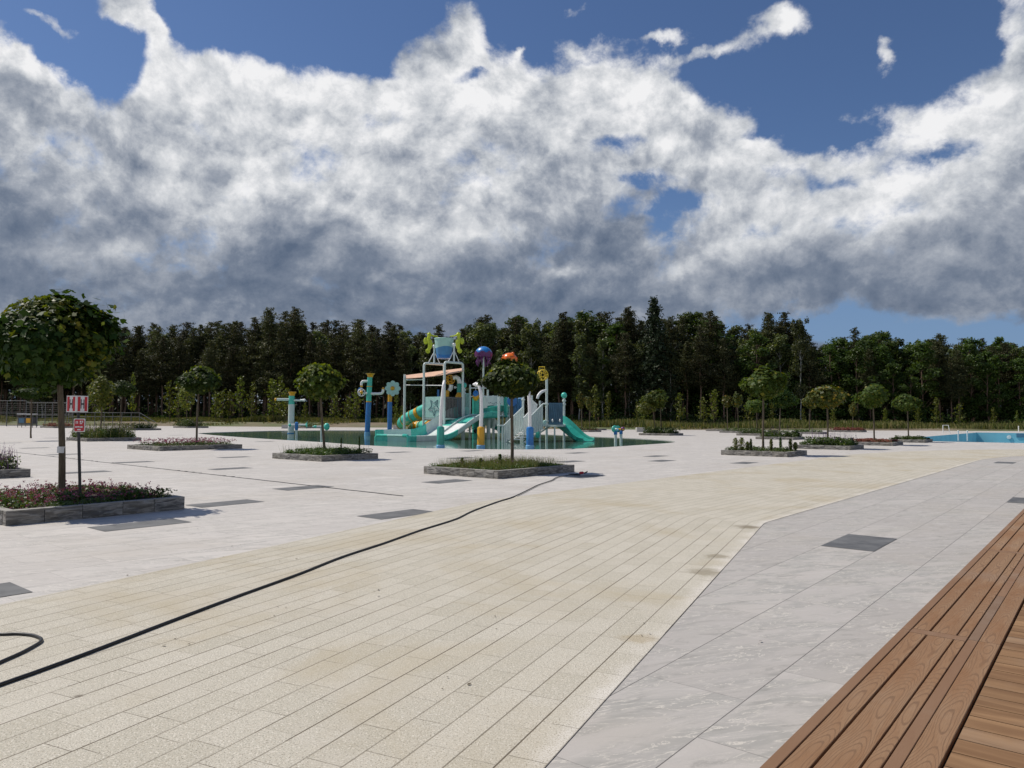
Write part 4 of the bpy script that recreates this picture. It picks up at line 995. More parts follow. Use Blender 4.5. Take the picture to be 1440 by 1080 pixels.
m1, m2 = (p1+p4)/2, (p2+p3)/2; bc = (m1+m2)/2
z0 = E_(625, 504, YT).z; z1 = E_(625, 476.6, YT).z; rT = 15.0/FPX*YT; rB = 11.0/FPX*YT
bk = MB(); NL = 26
zz = [z0, z0+(z1-z0)*.20, z0+(z1-z0)*.24, z0+(z1-z0)*.56, z0+(z1-z0)*.60, z1]
def rad_(z): return rB+(rT-rB)*(z-z0)/(z1-z0)
def wave(k, i): return math.sin(2*PI*k/NL*2+i)*.05 if i in (1, 3) else 0
for bi, (lo_i, hi_i, mi_) in enumerate(((0, 1, 2), (1, 3, 1), (3, 5, 0))):
    bk.cur = mi_; vs = []
    for s_ in (lo_i, hi_i):
        for k in range(NL):
            z = zz[s_]+(math.sin(2*PI*k/NL*2+s_*1.3)*.07 if s_ in (1, 3) else 0); a = 2*PI*k/NL; r_ = rad_(z); vs.append((bc.x+r_*math.cos(a), bc.y+r_*math.sin(a), z))
    bk.add(vs, [(k, (k+1) % NL, NL+(k+1) % NL, NL+k) for k in range(NL)])
bk.cur = 2; bk.lathe((bc.x, bc.y, z0-.04), [(rB*.8, 0), (rB, .045)], NL)
bk.cur = 0; bk.torus((bc.x, bc.y, z1), rT, .045, (0, 0, 1), 26, 6)
bucket = part(bk, 'dump_bucket', ['tealpale', 'mblue', 'blue'])
def seahorse(cx, mir, Y):
    def q(x, y): return E_(cx+mir*x, y, Y)
    s = 1/FPX*Y
    mb = MB(); body = [q(1, 469.5), q(.2, 473), q(-.6, 476.5), q(1.0, 480), q(1.8, 484), q(1.2, 488), q(-.4, 491.5), q(-1.6, 494)]
    mb.tube(body, [2.0*s, 2.6*s, 2.5*s, 3.7*s, 3.8*s, 3.0*s, 2.2*s, 1.9*s], 12)
    o = part(mb, 'seahorse_figure', 'lime')
    mb = MB(); mb.ball(q(.6, 470.5), 3.1*s, 12, (1.1, .8, .95)); mb.tube([q(2, 471), q(7, 472.4), q(12.5, 473.0)], [1.5*s, 1.0*s, .8*s], 8); part(mb, 'head', 'lime', o)
    mb = MB(); mb.ball(q(-1.6, 469), 1.1*s, 8); mb.ball(q(.8, 467.8), 1.2*s, 8); part(mb, 'crest', 'lime', o)
    mb = MB(); mb.ball(q(-4.6, 479.5), 4.4*s, 12, (.75, .3, 1.2)); part(mb, 'fin', 'lime', o)
    mb = MB(); mb.torus(q(-1.4, 493.6), 2.2*s, 1.5*s, (0, 1, 0), 16, 8); mb.ball(q(-1.4, 493.8), 1.5*s, 8, (1, .6, 1)); part(mb, 'tail_curl', 'lime', o)
seahorse(603.2, 1, m1.y-.1); seahorse(645.2, -1, m2.y-.1)
# roof and its post
rp_ = E_(569.3, 526.5, 56); part(MB().tube([gz(rp_), rp_], .105, 10), 'roof_post', 'palegrey')
A, B, C_, Dd = E_(571, 532.8, 54.6), E_(652, 522.3, 53.4), E_(652, 518.2, 56.2), E_(571, 528.4, 58)
mb = MB(); n_ = Vector((0, 0, .05)); NR = 10; vs = []
for i in range(NR+1):
    t_ = i/NR; a, b_ = A+(B-A)*t_, Dd+(C_-Dd)*t_; bow = math.sin(t_*PI)*.10
    vs += [a-Vector((0, 0, bow)), b_+Vector((0, 0, 0))]
mb.add(vs, [(2*i, 2*i+2, 2*i+3, 2*i+1) for i in range(NR)]); mb.add([v+n_ for v in vs], [(2*i, 2*i+2, 2*i+3, 2*i+1) for i in range(NR)])
mb.add([v for v in vs]+[v+n_ for v in vs], [(2*i, 2*i+2, len(vs)+2*i+2, len(vs)+2*i) for i in range(NR)]+[(2*i+1, 2*i+3, len(vs)+2*i+3, len(vs)+2*i+1) for i in range(NR)])
part(mb, 'roof_sheet', 'peach')
part(MB().tube([A-Vector((0, 0, .08)), E_(597, 533.6, 54.5)], .05, 6), 'roof_beam', 'palegrey')
part(MB().tube([E_(569.5, 541.4, 56), E_(596.5, 541.8, YT), E_(625, 542, YT-1.45)], .035, 6), 'tie_rail', 'white')
# tower deck
fz = 1.6; mb = MB(); q4 = [Vector((p.x, p.y, fz)) for p in (p1, p2, p3, p4)]
mb.add([p+Vector((0, 0, 0)) for p in q4]+[p-Vector((0, 0, .12)) for p in q4], [(0, 1, 2, 3), (7, 6, 5, 4)]+[(i, (i+1) % 4, 4+(i+1) % 4, 4+i) for i in range(4)])
part(mb, 'platform', 'palegrey')
def panel(a, b_, z0_, z1_, th=.04):
    d = (b_-a); d.z = 0; L = d.length; d.normalize(); n_ = Vector((d.y, -d.x, 0)); c = (a+b_)/2; c.z = (z0_+z1_)/2
    return MB().box(c, (L, th, z1_-z0_), ax=(d, n_, (0, 0, 1))), c, d, (n_ if n_.y < 0 else -n_), L
a, b_ = p1+(p2-p1)*.08, p1+(p2-p1)*.97
mb, c, d, n_, L = panel(a, b_, 1.62, E_(610, 558, 53.5).z); sp = part(mb, 'starfish_panel', 'tealpale')
hh = E_(610, 558, 53.5).z-1.62; st = []
for k in range(10):
    a_ = PI/2*3+k*PI/5; R_ = hh*.43 if k % 2 == 0 else hh*.19; st.append((c+n_*.035)+d*(math.cos(a_)*R_*.95)+Vector((0, 0, math.sin(a_)*R_)))
mb = MB(); ring = []
for i in range(10):
    a_, b2 = st[i], st[(i+1) % 10]; ring += [a_+(b2-a_)*f for f in (.06, .5, .94)]
mb.tube(ring+[ring[0]], .022, 5)
for i in range(0, 10, 2): mb.tube([c+n_*.035, c+n_*.035+(st[i]-c-n_*.035)*.62], .010, 4)
part(mb, 'starfish_outline', 'navy', sp)
def slats(a, b_, z0_, z1_, n, r=.03, flat=None):
    mb = MB(); d = (b_-a); d.z = 0
    for i in range(n):
        p = a+d*((i+.5)/n); mb.tube([Vector((p.x, p.y, z0_)), Vector((p.x, p.y, z1_))], r, 6)
    for z in (z0_, z1_): mb.tube([Vector((a.x, a.y, z)), Vector((b_.x, b_.y, z))], r*1.1, 6)
    return mb
part(slats(p2+(p3-p2)*.08, p2+(p3-p2)*.95, 1.65, E_(640, 559, 53).z, 11, .045), 'slat_guard', 'slatguard')
# mushroom spray pipe, wheel
b0 = E_(645, 586, 55.0); mb = MB(); s = 60/FPX
def q(x, y, Y=55.0): return E_(x, y, Y)
mb.tube([q(637, 531.5), q(641, 530.2), q(644.5, 532.5), q(646, 537), q(646, 540)], 3.0*s, 12); bent_ = part(mb, 'white_elbow', 'white')
part(MB().tube([q(646, 540), q(645.5, 552)], 3.2*s, 12).torus(q(646, 540), 3.2*s, .04, (0, 0, 1)), 'teal_pipe', 'tealdk')
part(MB().lathe(q(645.3, 559.4), [(5.2*s, 0), (5.0*s, 1.8*s), (3.6*s, 5*s), (2.6*s, 7.4*s)], 18), 'bell', 'yellow')
part(MB().lathe(q(645.3, 562), [(3.4*s, -26*s), (3.4*s, 0), (4.0*s, 2.4*s)], 14), 'bell_base', 'slate')
part(MB().tube([q(639.5, 544.8), q(652, 544.8)], .05, 8).ball(q(640, 544.8), .1, 8).ball(q(651, 544.8), .1, 8), 'side_knobs', 'white')
def wheel(c, R, axis, mat, nsp=5, name='spoked_wheel', depth=.16, parent=root):
    ax_ = Vector(axis).normalized(); X, Yv = frame(ax_); mb = MB(); c = Vector(c)
    for sgn in (-1, 1): mb.torus(c+ax_*(depth*sgn), R, .035, ax_, 22, 6)
    mb.torus(c, R*.38, .03, ax_, 14, 6)
    for k in range(nsp*2):
        a_ = 2*PI*k/nsp/2; e_ = X*math.cos(a_)+Yv*math.sin(a_); mb.tube([c+e_*(R*.36), c+e_*R+ax_*(depth*(1 if k % 2 else -1))], .03, 5)
        mb.tube([c+e_*R-ax_*depth, c+e_*R+ax_*depth], .028, 5)
    return part(mb, name, mat, parent)
wheel(q(632.5, 534), 6.2*s, (.55, -.8, .1), 'yellow')
part(MB().tube([q(634.5, 541), q(634, 546), q(631.5, 549.5)], [3.2*s, 3*s, 2.6*s], 10), 'white_elbow', 'white')
part(MB().tube([q(629.5, 549), q(628.5, 560)], 2.6*s, 10), 'yellow_pipe', 'yellow')
part(MB().tube([q(616.2, 548), q(616.2, 560)], 1.5*s, 8), 'blue_bottle', 'blue')
# upper platform
f2 = 1.88
P2q = [E_(655, 580, 55.6), E_(684, 580, 54.8), E_(716, 580, 56.0), E_(716, 580, 59.0), E_(660, 580, 59.4)]
for p in P2q: p.z = f2
mb = MB(); n5 = 5; mb.add(P2q+[p-Vector((0, 0, .12)) for p in P2q], [tuple(range(5)), tuple(reversed(range(5, 10)))]+[(i, (i+1) % 5, 5+(i+1) % 5, 5+i) for i in range(5)]); part(mb, 'platform', 'palegrey')
def post(px, ytop, Y, r=.085, mat='palegrey', name='post', ball=None, clamp=()):
    t_ = E_(px, ytop, Y); o = part(MB().tube([gz(t_), t_], r, 10), name, mat)
    if ball:
        part(MB().ball(t_+Vector((0, 0, ball*.85)), ball, 16), 'ball_top', 'teal', o)
    for cy in clamp: part(MB().lathe(E_(px, cy, Y), [(r, -.07), (r+.05, -.05), (r+.05, .05), (r, .07)], 12), 'collar', mat, o)
    return o
post(652.6, 545, 54.6, .10, ball=.22, clamp=(548.5, 553)); post(661, 541, 55.4); post(686, 548, 56.6, .09); post(681, 556, 58.5, .09); post(693.5, 556, 59, .08); post(712.5, 552, 56.3, .09); post(706.8, 556, 58.8); post(669, 560, 58.6, .3, 'tealdk', 'drum_post')
part(MB().tube([E_(661, 545.6, 55.4), E_(686, 545.6, 56.6)], .045, 6).tube([E_(661, 557.5, 55.4), E_(686, 557.5, 56.6)], .045, 6), 'hand_rail', 'white')
part(slats(E_(654.5, 570, 55), E_(660.5, 570, 55.4), 1.95, E_(657, 553.6, 55).z, 4, .04), 'teal_guard', 'tealpale')
a, b_ = E_(682.5, 570, 56.6), E_(708, 570, 56.0)
mb, c, d, n_, L = panel(a, b_, 1.98, E_(695, 556.5, 56.3).z); gpn = part(mb, 'game_panel', 'white')
mb = MB()
for i in range(7): mb.torus(c+d*(-.5+i*.17)+n_*.03+Vector((0, 0, .10+.05*math.sin(i*2))), .055, .014, n_, 10, 4, 0, PI*1.3)
for i in range(9): mb.box(c+d*(-.6+i*.15)+n_*.025+Vector((0, 0, -.12)), (.09, .02, .02), ax=(d, n_, (0, 0, 1)))
part(mb, 'panel_shapes', 'navy', gpn)
part(slats(E_(708.4, 570, 55.9), E_(713.8, 570, 55.6), 1.75, E_(711, 556, 55.8).z, 3, .055), 'teal_guard', 'teal')
part(slats(E_(722, 578, 55.2), E_(735, 578, 54.4), 1.5, E_(728, 560.5, 54.8).z, 6, .06), 'blue_guard', 'mblue')
part(MB().lathe(E_(720.5, 564, 54.8), [(.05, -.04), (.42, -.04), (.44, 0), (.42, .04), (.05, .05)], 24, (0.2, -1, 0)), 'round_window', 'blue')
g = part(MB().ball(E_(669.2, 557.6, 54.0), .27, 14, (1, .9, 1.35)), 'hanging_buoy', 'yellow')
part(MB().ball(E_(669.0, 554.6, 53.96), .255, 14, (.95, .9, 1.3)), 'buoy_cap', 'blue', g); part(MB().tube([E_(669, 545.5, 54.2), E_(669, 551, 54)], .02, 5), 'chain', 'white', g)
# open slides
def chute(path, wd, wall, colors, name, flare=0.0, th=.05, far=1.0):
    """path: dense points along the bed centre; colors: material index per segment"""
    secs = []; n = len(path)
    for i, p in enumerate(path):
        d = path[min(i+1, n-1)]-path[max(i-1, 0)]; d.z = 0; d.normalize(); s_ = Vector((d.y, -d.x, 0)); f = i/(n-1)
        w_ = wd*(1+flare*f); hw = wall(f) if callable(wall) else wall
        prof = [(-w_/2-.10, hw), (-w_/2-.03, hw+.03), (-w_/2+.02, hw*.9), (-w_/2+.04, hw*.35), (-w_/2+.16, .04), (-w_/4, 0), (0, -.01), (w_/4, 0), (w_/2-.16, .04), (w_/2-.04, hw*.35), (w_/2-.02, hw*.9), (w_/2+.03, hw+.03), (w_/2+.10, hw),
                (w_/2+.07, 0), (w_/2-.05, -.12), (0, -.16), (-w_/2+.05, -.12), (-w_/2-.07, 0)]
        secs.append([p+s_*x+Vector((0, 0, z*(far if x > w_*.3 and z > .05 else 1))) for x, z in prof])
    k = len(secs[0]); mb = MB()
    for i in range(n-1):
        mb.cur = colors(i/(n-1)); mb.add(secs[i]+secs[i+1], [(j_, (j_+1) % k, k+(j_+1) % k, k+j_) for j_ in range(k)])
    mb.cur = colors(0); mb.add(secs[0], [tuple(range(k))]); mb.cur = colors(1); mb.add(secs[-1], [tuple(range(k))])
    return mb
def smooth01(x): x = max(0, min(1, x)); return x*x*(3-2*x)
# wide slide: starts at the upper platform, runs along -U to the near pool edge
S0 = D(574, 620.3, 50.2); S0.z = 0; wd = 3.0; ph_ = math.radians(33)
Us = Vector((math.sin(ph_), math.cos(ph_), 0)); Vs = Vector((math.cos(ph_), -math.sin(ph_), 0))
TT = 11.0; NP = 56
def zs(t_): return -.02+1.76*smooth01((t_-3.7)/5.9)
P = [S0-Vs*(wd/2)+Us*(TT*(1-i/NP))+Vector((0, 0, zs(TT*(1-i/NP)))) for i in range(NP+1)]
def colB(f): t_ = TT*(1-f); return 0 if (t_ > 9.0 or t_ < .8 or 3.9 < t_ < 5.6) else 1
o = part(chute(P, wd, .36, colB, 'x', far=2.0), 'double_slide', ['teal', 'palegrey', 'white'])
for lane, (a0_, a1_) in enumerate(((.14, 1.42), (1.58, 2.86))):
    mb = MB()
    for i in range(NP):
        t0, t1 = TT*(1-i/NP), TT*(1-(i+1)/NP); mb.cur = 0 if (t0 > (7.4 if lane == 0 else 6.9) or t0 < .8 or (lane == 1 and t0 < 4.9)) else 1
        q4_ = [S0-Vs*a_+Us*t_+Vector((0, 0, zs(t_)+.045)) for t_, a_ in ((t0, a0_), (t0, a1_), (t1, a1_), (t1, a0_))]; mb.add(q4_, [(0, 1, 2, 3)])
    part(mb, 'slide_lane', ['teal', 'white' if lane == 0 else 'palegrey'], o)
mb = MB(); mb.tube([S0-Vs*1.5+Us*t_+Vector((0, 0, zs(t_)+.12)) for t_ in [TT*k/30 for k in range(31)]], .07, 6); part(mb, 'lane_divider', 'palegrey', o)
mb = MB(); cA = S0-Vs*3.0
mb.tube([cA+Vector((0, 0, -.28)), cA+Vector((0, 0, .24)), cA+Vs*.12+Vector((0, 0, .36)), cA+Vs*1.1+Vector((0, 0, .36))], .10, 8); mb.box(cA+Vs*.58+Vector((0, 0, .02)), (1.1, .08, .62), ax=(Vs, Us, (0, 0, 1))); part(mb, 'rounded_lip', 'teal', o)
mb = MB(); mb.tube([cA+Vs*1.1+Vector((0, 0, .36)), S0-Vs*.1+Vector((0, 0, .36))], .09, 8); mb.box(cA+Vs*2.02+Vector((0, 0, .02)), (1.78, .06, .60), ax=(Vs, Us, (0, 0, 1))); part(mb, 'end_panel', 'tealpale', o)
mb = MB(); mb.tube([S0-Vs*.45+Vector((0, 0, .38)), S0-Vs*.1+Vector((0, 0, .36)), S0+Vs*.02+Vector((0, 0, .22)), S0+Vs*.03+Vector((0, 0, -.28))], .12, 8); part(mb, 'rounded_lip', 'teal', o)
S2_ = E_(537, 614.5, 58); S2_.z = 0; P = [S2_+Vector((.9*5*(1-i/20), .35*5*(1-i/20), .12)) for i in range(21)]
part(chute(P, 1.0, .42, lambda f: 0 if f > .7 else 1, 'x'), 'slide_runout', ['teal', 'yellow'])
# tube slide in teal and amber bands
tp = [E_(616, 571, 57.2), E_(606, 572.5, 57.4), E_(597, 576.5, 57.6), E_(586, 582, 58), E_(576, 587, 58.4), E_(567.5, 593, 59.2), E_(566.5, 597.5, 60.5), E_(573, 599.5, 62), E_(586, 600, 62.4), E_(599, 599, 61.2), E_(606, 601, 59.2), E_(600, 606.5, 57.6), E_(592, 609, 57)]
dp_ = dense(tp, 5); ts = MB(); k = len(dp_)-1
bands = [0, 0, 0, 1, 1, 1, 1, 0, 0, 0, 0, 0, 0, 1, 1, 0, 0, 0, 0, 0, 0, 0, 0, 0, 0, 0, 0, 0, 1, 1, 1, 1, 0, 0, 0, 0, 1, 1, 1, 1, 1, 1, 0, 0, 0, 0, 0, 1, 1, 1, 0, 0, 0, 0, 0, 0, 0, 0, 0, 0, 0]
bl = MB(); bl.tube(dp_, .50, 18); nper = 18
bl.mi = [bands[min(i//nper, len(bands)-1)] for i in range(len(bl.f))]
to = part(bl, 'tube_slide', ['tealdk' if False else 'teal', 'yellow'])
mb = MB()
for i in range(3, len(dp_)-2, 5):
    d = (dp_[i+1]-dp_[i-1]); mb.torus(dp_[i], .53, .035, d, 18, 5)
part(mb, 'flange_rings', 'yellow', to)
part(MB().tube([gz(E_(572, 600, 59)), E_(572, 596, 59)], .09, 8).tube([E_(572, 602, 59), E_(579, 594, 58.6)], .06, 6), 'tube_support', 'palegrey', to)
# small curved slide behind the amber spray arch
P = dense([E_(709, 579, 57.2), E_(701, 577.5, 56.2), E_(692, 578.5, 55.2), E_(685, 583, 55.2), E_(684, 590, 56.2), E_(690, 597, 57.6), E_(699, 603, 58.2), E_(706, 607, 58)], 5)
part(chute(P, .85, .42, lambda f: 0 if (f < .38 or f > .72) else 1, 'x'), 'curved_slide', ['tealdk', 'palegrey'])
# right hand slide
f3 = 1.18
P = []
a0 = D(783, 597, 54.2); a0.z = f3; a1 = D(828, 618, 52.6)
for i in range(25):
    f = i/24; p = a0+(a1-a0)*f; p.z = f3*(1-smooth01(f*1.08))+.0; P.append(p)
rs_ = part(chute(P, 1.5, lambda f: .62-.42*f, lambda f: 0, 'x', flare=.05), 'green_slide', ['tealdk'])
# right hand platform with its posts and wavy panel
Rq = [D(763, 597, 52.2), D(795, 597, 51.8), D(795, 597, 55.2), D(763, 597, 55.6)]
for p in Rq: p.z = f3
mb = MB(); mb.add(Rq+[p-Vector((0, 0, .13)) for p in Rq], [(0, 1, 2, 3), (7, 6, 5, 4)]+[(i, (i+1) % 4, 4+(i+1) % 4, 4+i) for i in range(4)]); part(mb, 'platform', 'palegrey')
tall = post(768.8, 531, 51.8, .10, clamp=(568, 592)); post(793.2, 559.5, 51.6, .095, ball=.23, clamp=(563.5, 568.5, 594)); post(759.3, 563.5, 54.4, .085, clamp=(597,)); post(780, 590, 55, .07)
wheel(D(763.2, 527.2, 51.5), .37, (.5, -.85, .12), 'byellow', 5, 'spoked_wheel', .12, tall)
part(MB().tube([D(757.6, 515.9, 51.6), D(766.3, 515.9, 51.6)], .03, 6).tube([D(757.9, 519.8, 51.6), D(757.9, 515.9, 51.6)], .025, 6).tube([D(766, 519.8, 51.6), D(766, 515.9, 51.6)], .025, 6), 'wheel_bracket', 'byellow', tall)
a, b_ = D(771.3, 590, 51.8), D(791.6, 590, 51.6)
mb, c, d, n_, L = panel(a, b_, D(780, 597.0, 51.7).z, D(780, 566.5, 51.7).z); wp = part(mb, 'wavy_panel', 'slate')
mb = MB(); zc0, zc1 = D(780, 594, 51.7).z, D(780, 568.5, 51.7).z
for i in range(9):
    x_ = -L/2+L*(i+.5)/9; ph = i*.9
    mb.tube([c+d*(x_+math.sin(k/10*6+ph)*.03)+n_*.03+Vector((0, 0, zc0-c.z+(zc1-zc0)*k/10)) for k in range(11)], .012, 4)
part(mb, 'wave_lines', 'navy', wp)
part(MB().tube([D(771, 599.4, 51.7), D(792, 599.2, 51.5)], .05, 6), 'lower_rail', 'palegrey')
for x_ in (777, 787.5): part(MB().ball(D(x_, 591.5, 51.3), .09, 8, (.7, 1, 1.4)), 'handle_knob', 'white', wp)
# stairs
sb, stp = D(722, 620, 50.6), D(765, 597, 54.0); sb.z = WZ; nst = 8
dS = stp-sb; dS.z = 0; LS = dS.length; dS.normalize(); nS = Vector((dS.y, -dS.x, 0))
for i in range(nst):
    zt = WZ+.30+(f3-WZ-.30)*(i+1)/nst; c = sb+dS*(LS*(i+.5)/nst); c.z = zt
    part(MB().box(c, (LS/nst+.06, 1.15, .06), ax=(dS, nS, (0, 0, 1))), 'stair_tread', 'white')
mb = MB()
for sgn in (-1, 1):
    a, b_ = sb+nS*(.6*sgn), sb+dS*LS+nS*(.6*sgn); a.z = WZ+.1; b_.z = f3-.1
    mb.tube([a, b_], .06, 6)
part(mb, 'stair_stringers', 'palegrey')
def railing(xa, ya0, ya1, Ya, xb, yb0, yb1, Yb, n, mat='palegrey', name='stair_railing'):
    A0_, A1_, B0_, B1_ = D(xa, ya0, Ya), D(xa, ya1, Ya), D(xb, yb0, Yb), D(xb, yb1, Yb)
    mb = MB(); d = (B0_-A0_); d.z = 0; dn = d.normalized(); nn = Vector((dn.y, -dn.x, 0)); bw_ = d.length/n*.72
    for i in range(n):
        f = (i+.5)/n; t_, b2 = A0_+(B0_-A0_)*f, A1_+(B1_-A1_)*f; sl = (B0_.z-A0_.z)/d.length*bw_/2
        for sg in (0,):
            vs = []
            for off in (-.02, .02):
                vs += [b2-dn*bw_/2+nn*off, b2+dn*bw_/2+nn*off, t_+dn*bw_/2+nn*off+Vector((0, 0, sl)), t_-dn*bw_/2+nn*off-Vector((0, 0, sl))]
            mb.add(vs, [(0, 1, 2, 3), (7, 6, 5, 4), (0, 4, 5, 1), (1, 5, 6, 2), (2, 6, 7, 3), (3, 7, 4, 0)])
    mb.tube([A0_, B0_], .05, 8); mb.tube([A1_, B1_], .035, 6)
    return part(mb, name, mat)
railing(708.5, 598.5, 623, 50.0, 735, 573, 604, 52.2, 8)
railing(747, 585, 611, 49.8, 763.5, 568, 603, 51.9, 6)
railing(746, 561, 583, 53.2, 755.5, 569.5, 588, 54.5, 4, 'white')
railing(736, 588, 612, 50.4, 746.5, 577, 605, 51.4, 4, 'white')
part(MB().tube([D(702, 598.5, 49.8), D(708.5, 598.5, 50)], .05, 8).tube([D(763.5, 568, 51.9), D(769, 567.5, 51.8)], .05, 8).tube([D(706.8, 599, 49.9), gz(D(706.8, 599, 49.9))], .06, 8), 'stair_rail_end', 'palegrey')
post(701.7, 552, 49.8, .095, clamp=(598.5,)); post(735.6, 552, 49.4, .085, clamp=(598, 562)); post(748, 556, 54.6, .08); post(732.6, 600, 49.6, .06)
# valves under the stairs
part(MB().lathe(D(764.5, 596, 52.4), [(.12, 0), (.2, .06), (.12, .12)], 12, (0, -1, 0)).ball(D(766, 593, 52.4), .12, 8), 'valve_wheel', 'tealpale')
part(MB().tube([D(756, 609, 51.5), D(756, 603, 51.5)], .12, 8).lathe(D(756, 612, 51.5), [(.1, -.2), (.16, -.1), (.16, .2), (.05, .25)], 10), 'water_jet', 'teal')
part(MB().tube([gz(D(687, 600, 60.5)), D(687, 590, 60.5)], .16, 10), 'platform_leg', 'palegrey'); part(MB().tube([gz(D(694, 600, 61.5)), D(694, 589, 61.5)], .11, 10), 'platform_leg', 'palegrey')
part(MB().tube([D(657, 606, 60), D(668, 601, 60), D(674, 608, 60), D(662, 610, 60)], .03, 6).ball(D(668, 606, 60), .15, 8), 'pipework', 'darkpost')
# jellyfish and octopus on poles
def creature(px, py, rpx, Y, cmat, smat, name, label, tent=True):
    s = Y/FPX; c = D(px, py, Y); base = gz(D(px-.8, 600, Y)); r_ = empty(name, base, label, 'water toy')
    R = rpx*s
    MB().tube([base, c-Vector((0, 0, .1))], .075, 10).build('pole', 'palegrey', r_)
    MB().ball(c, R, 22, (1, 1, .92), -.15, PI/2).build('dome', cmat, r_)
    mb = MB(); n = 28
    vs = []
    for ring_, (rr_, zz_) in enumerate(((1.03, .16), (1.06, -.04), (.98, -.30))):
        for k in range(n):
            a_ = 2*PI*k/n; z = zz_+(.18 if (ring_ == 0 and k % 4 < 2) else 0)
            vs.append(c+Vector((R*rr_*math.cos(a_), R*rr_*math.sin(a_), R*z)))
    mb.add(vs, [(i*n+k, i*n+(k+1) % n, (i+1)*n+(k+1) % n, (i+1)*n+k) for i in range(2) for k in range(n)]+[tuple(range(2*n, 3*n))])
    mb.build('skirt', smat, r_)
    if tent:
        for k in range(6):
            a_ = 2*PI*k/6+.3; e_ = Vector((math.cos(a_), math.sin(a_), 0)); P = [c+e_*(R*(.72+.12*math.sin(j_*1.5+k)))-Vector((0, 0, R*(.2+.24*j_*(1 if k % 2 else .75)))) for j_ in range(6)]
            MB().tube(P, [R*.16, R*.15, R*.13, R*.12, R*.1, R*.05], 8).build('tentacle', smat, r_)
    return r_, c, R, s
creature(680, 498.3, 12.2, 61.5, 'blue', 'purple', 'jellyfish_spray', 'blue and purple jellyfish on a pole left above the flat topped maple')
r_, c, R, s = creature(716.3, 506, 10.8, 62, 'orange', 'orange', 'octopus_spray', 'orange octopus head showing just above the flat topped maple')
MB().ball(c+Vector((R*.45, -R*.3, R*.8)), R*.2, 8).ball(c+Vector((-R*.75, -R*.3, R*.45)), R*.2, 8).build('eyes', 'orange', r_)

# spray arches by the near pool edge
def spray_arch(px, Y, yt, yb, bmat, curve, label):
    s = Y/FPX; cb = D(px, 630, Y); cb.z = WZ; r_ = empty('spray_arch', cb, label, 'spray arch', 'white spray arches on coloured bases')
    zt = D(px, yt, Y).z; zb = D(px, yb, Y).z; R = 5.2*s
    MB().lathe(cb, [(R*1.16, 0), (R*1.16, zb-WZ), (R*1.02, zb-WZ+.02)], 18).build('collar', 'lblue', r_)
    MB().lathe(Vector((cb.x, cb.y, zb)), [(R, 0), (R, (zt-zb)*.90), (R*.9, (zt-zb)*.96), (R*.55, zt-zb)], 18).build('coloured_base', bmat, r_)
    P = [Vector((cb.x, cb.y, zt-.02))]+[D(x, y, Y+dy) for x, y, dy in curve]
    dP = dense(P, 6); n = len(dP); MB().tube(dP, [2.6*s*(1-.35*i/n) for i in range(n)], 12).build('bent_pole', 'white', r_)
    return r_
spray_arch(619.4, 39.2, 599.4, 626, 'tealdk', [(620.2, 580, 0), (622.2, 556, .0), (623.8, 541, .1), (624.6, 536.5, .6), (624.8, 536.8, 1.6)], 'white spray arch on a green base, left of the three')
r_ = spray_arch(676.2, 38.8, 599.8, 626.3, 'yellow', [(677, 580, 0), (676.8, 560, .0), (675.2, 548, .0), (672.6, 541.8, .1), (669.5, 540.0, .3), (666, 540.6, .5)], 'white spray arch on an amber base, middle of the three')
MB().ball(D(669.8, 540.6, 39.1), .13, 10).build('nozzle', 'white', r_)
r_ = spray_arch(745.2, 38.6, 600.0, 626.3, 'blue', [(745, 580, 0), (744, 560, .0), (743.8, 548, .2), (744.6, 538, .9), (745, 535.5, 1.8)], 'white spray arch on a blue base, right of the three')
P = [D(755.8, 560.5, 50), D(757.2, 556, 50), D(760.5, 552, 50.3), D(764.5, 549.9, 51), D(768, 549.6, 51.6)]; part(MB().tube(dense(P), .10, 10), 'arch_spout', 'white')

# free standing spray columns and cannons
def column(px, lean, Y, r0_, segs, flare_y, label, name='spray_column'):
    base = gz(D(px, 612, Y)); r_ = empty(name, base, label, 'water column'); s = Y/FPX
    for (y1, y0, mat, k, nm) in segs:
        a, b_ = D(px+lean*(612-y0)/90, y0, Y), D(px+lean*(612-y1)/90, y1, Y)
        if nm == 'collar': a = base
        MB().tube([a, b_], [r0_*k, r0_*k*.985], 18).build(nm, mat, r_)
    return r_
r_ = column(516.4, 4.2, 66, .235, [(607.5, 613, 'lblue', 1.14, 'collar'), (564.8, 607.5, 'blue', 1.0, 'lower_pipe'), (530.4, 564.8, 'teal', .96, 'upper_pipe'), (543, 544, 'yellow', 1.04, 'band'), (564, 565.6, 'yellow', 1.04, 'band')], None, 'tall blue and teal spray column with amber funnel and two white arms')
c = D(520.8, 530.6, 66); s = 66/FPX; MB().lathe(c, [(3.6*s, 0), (3.9*s, 2*s), (5*s, 4*s), (6.9*s, 5.2*s), (6.4*s, 5.3*s)], 20).build('funnel', 'yellow', r_)
o = MB().tube(dense([D(520, 553.4, 66), D(533, 553.6, 65.8), D(537, 552.6, 65.8), D(538.6, 549.6, 65.8), D(538.7, 547.5, 65.8)]), 1.9*s, 10).build('right_arm', 'white', r_); MB().ball(D(538.7, 546.4, 65.8), 1.9*s, 8).build('arm_tip', 'yellow', o)
o = MB().tube(dense([D(518, 536.2, 66), D(511, 536.2, 65.8), D(508.6, 538.2, 65.8), D(508.3, 542, 65.8)]), 1.8*s, 10).build('left_arm', 'white', r_); MB().ball(D(508.3, 543.2, 65.8), 1.9*s, 8).build('arm_tip', 'yellow', o)
off_ = root
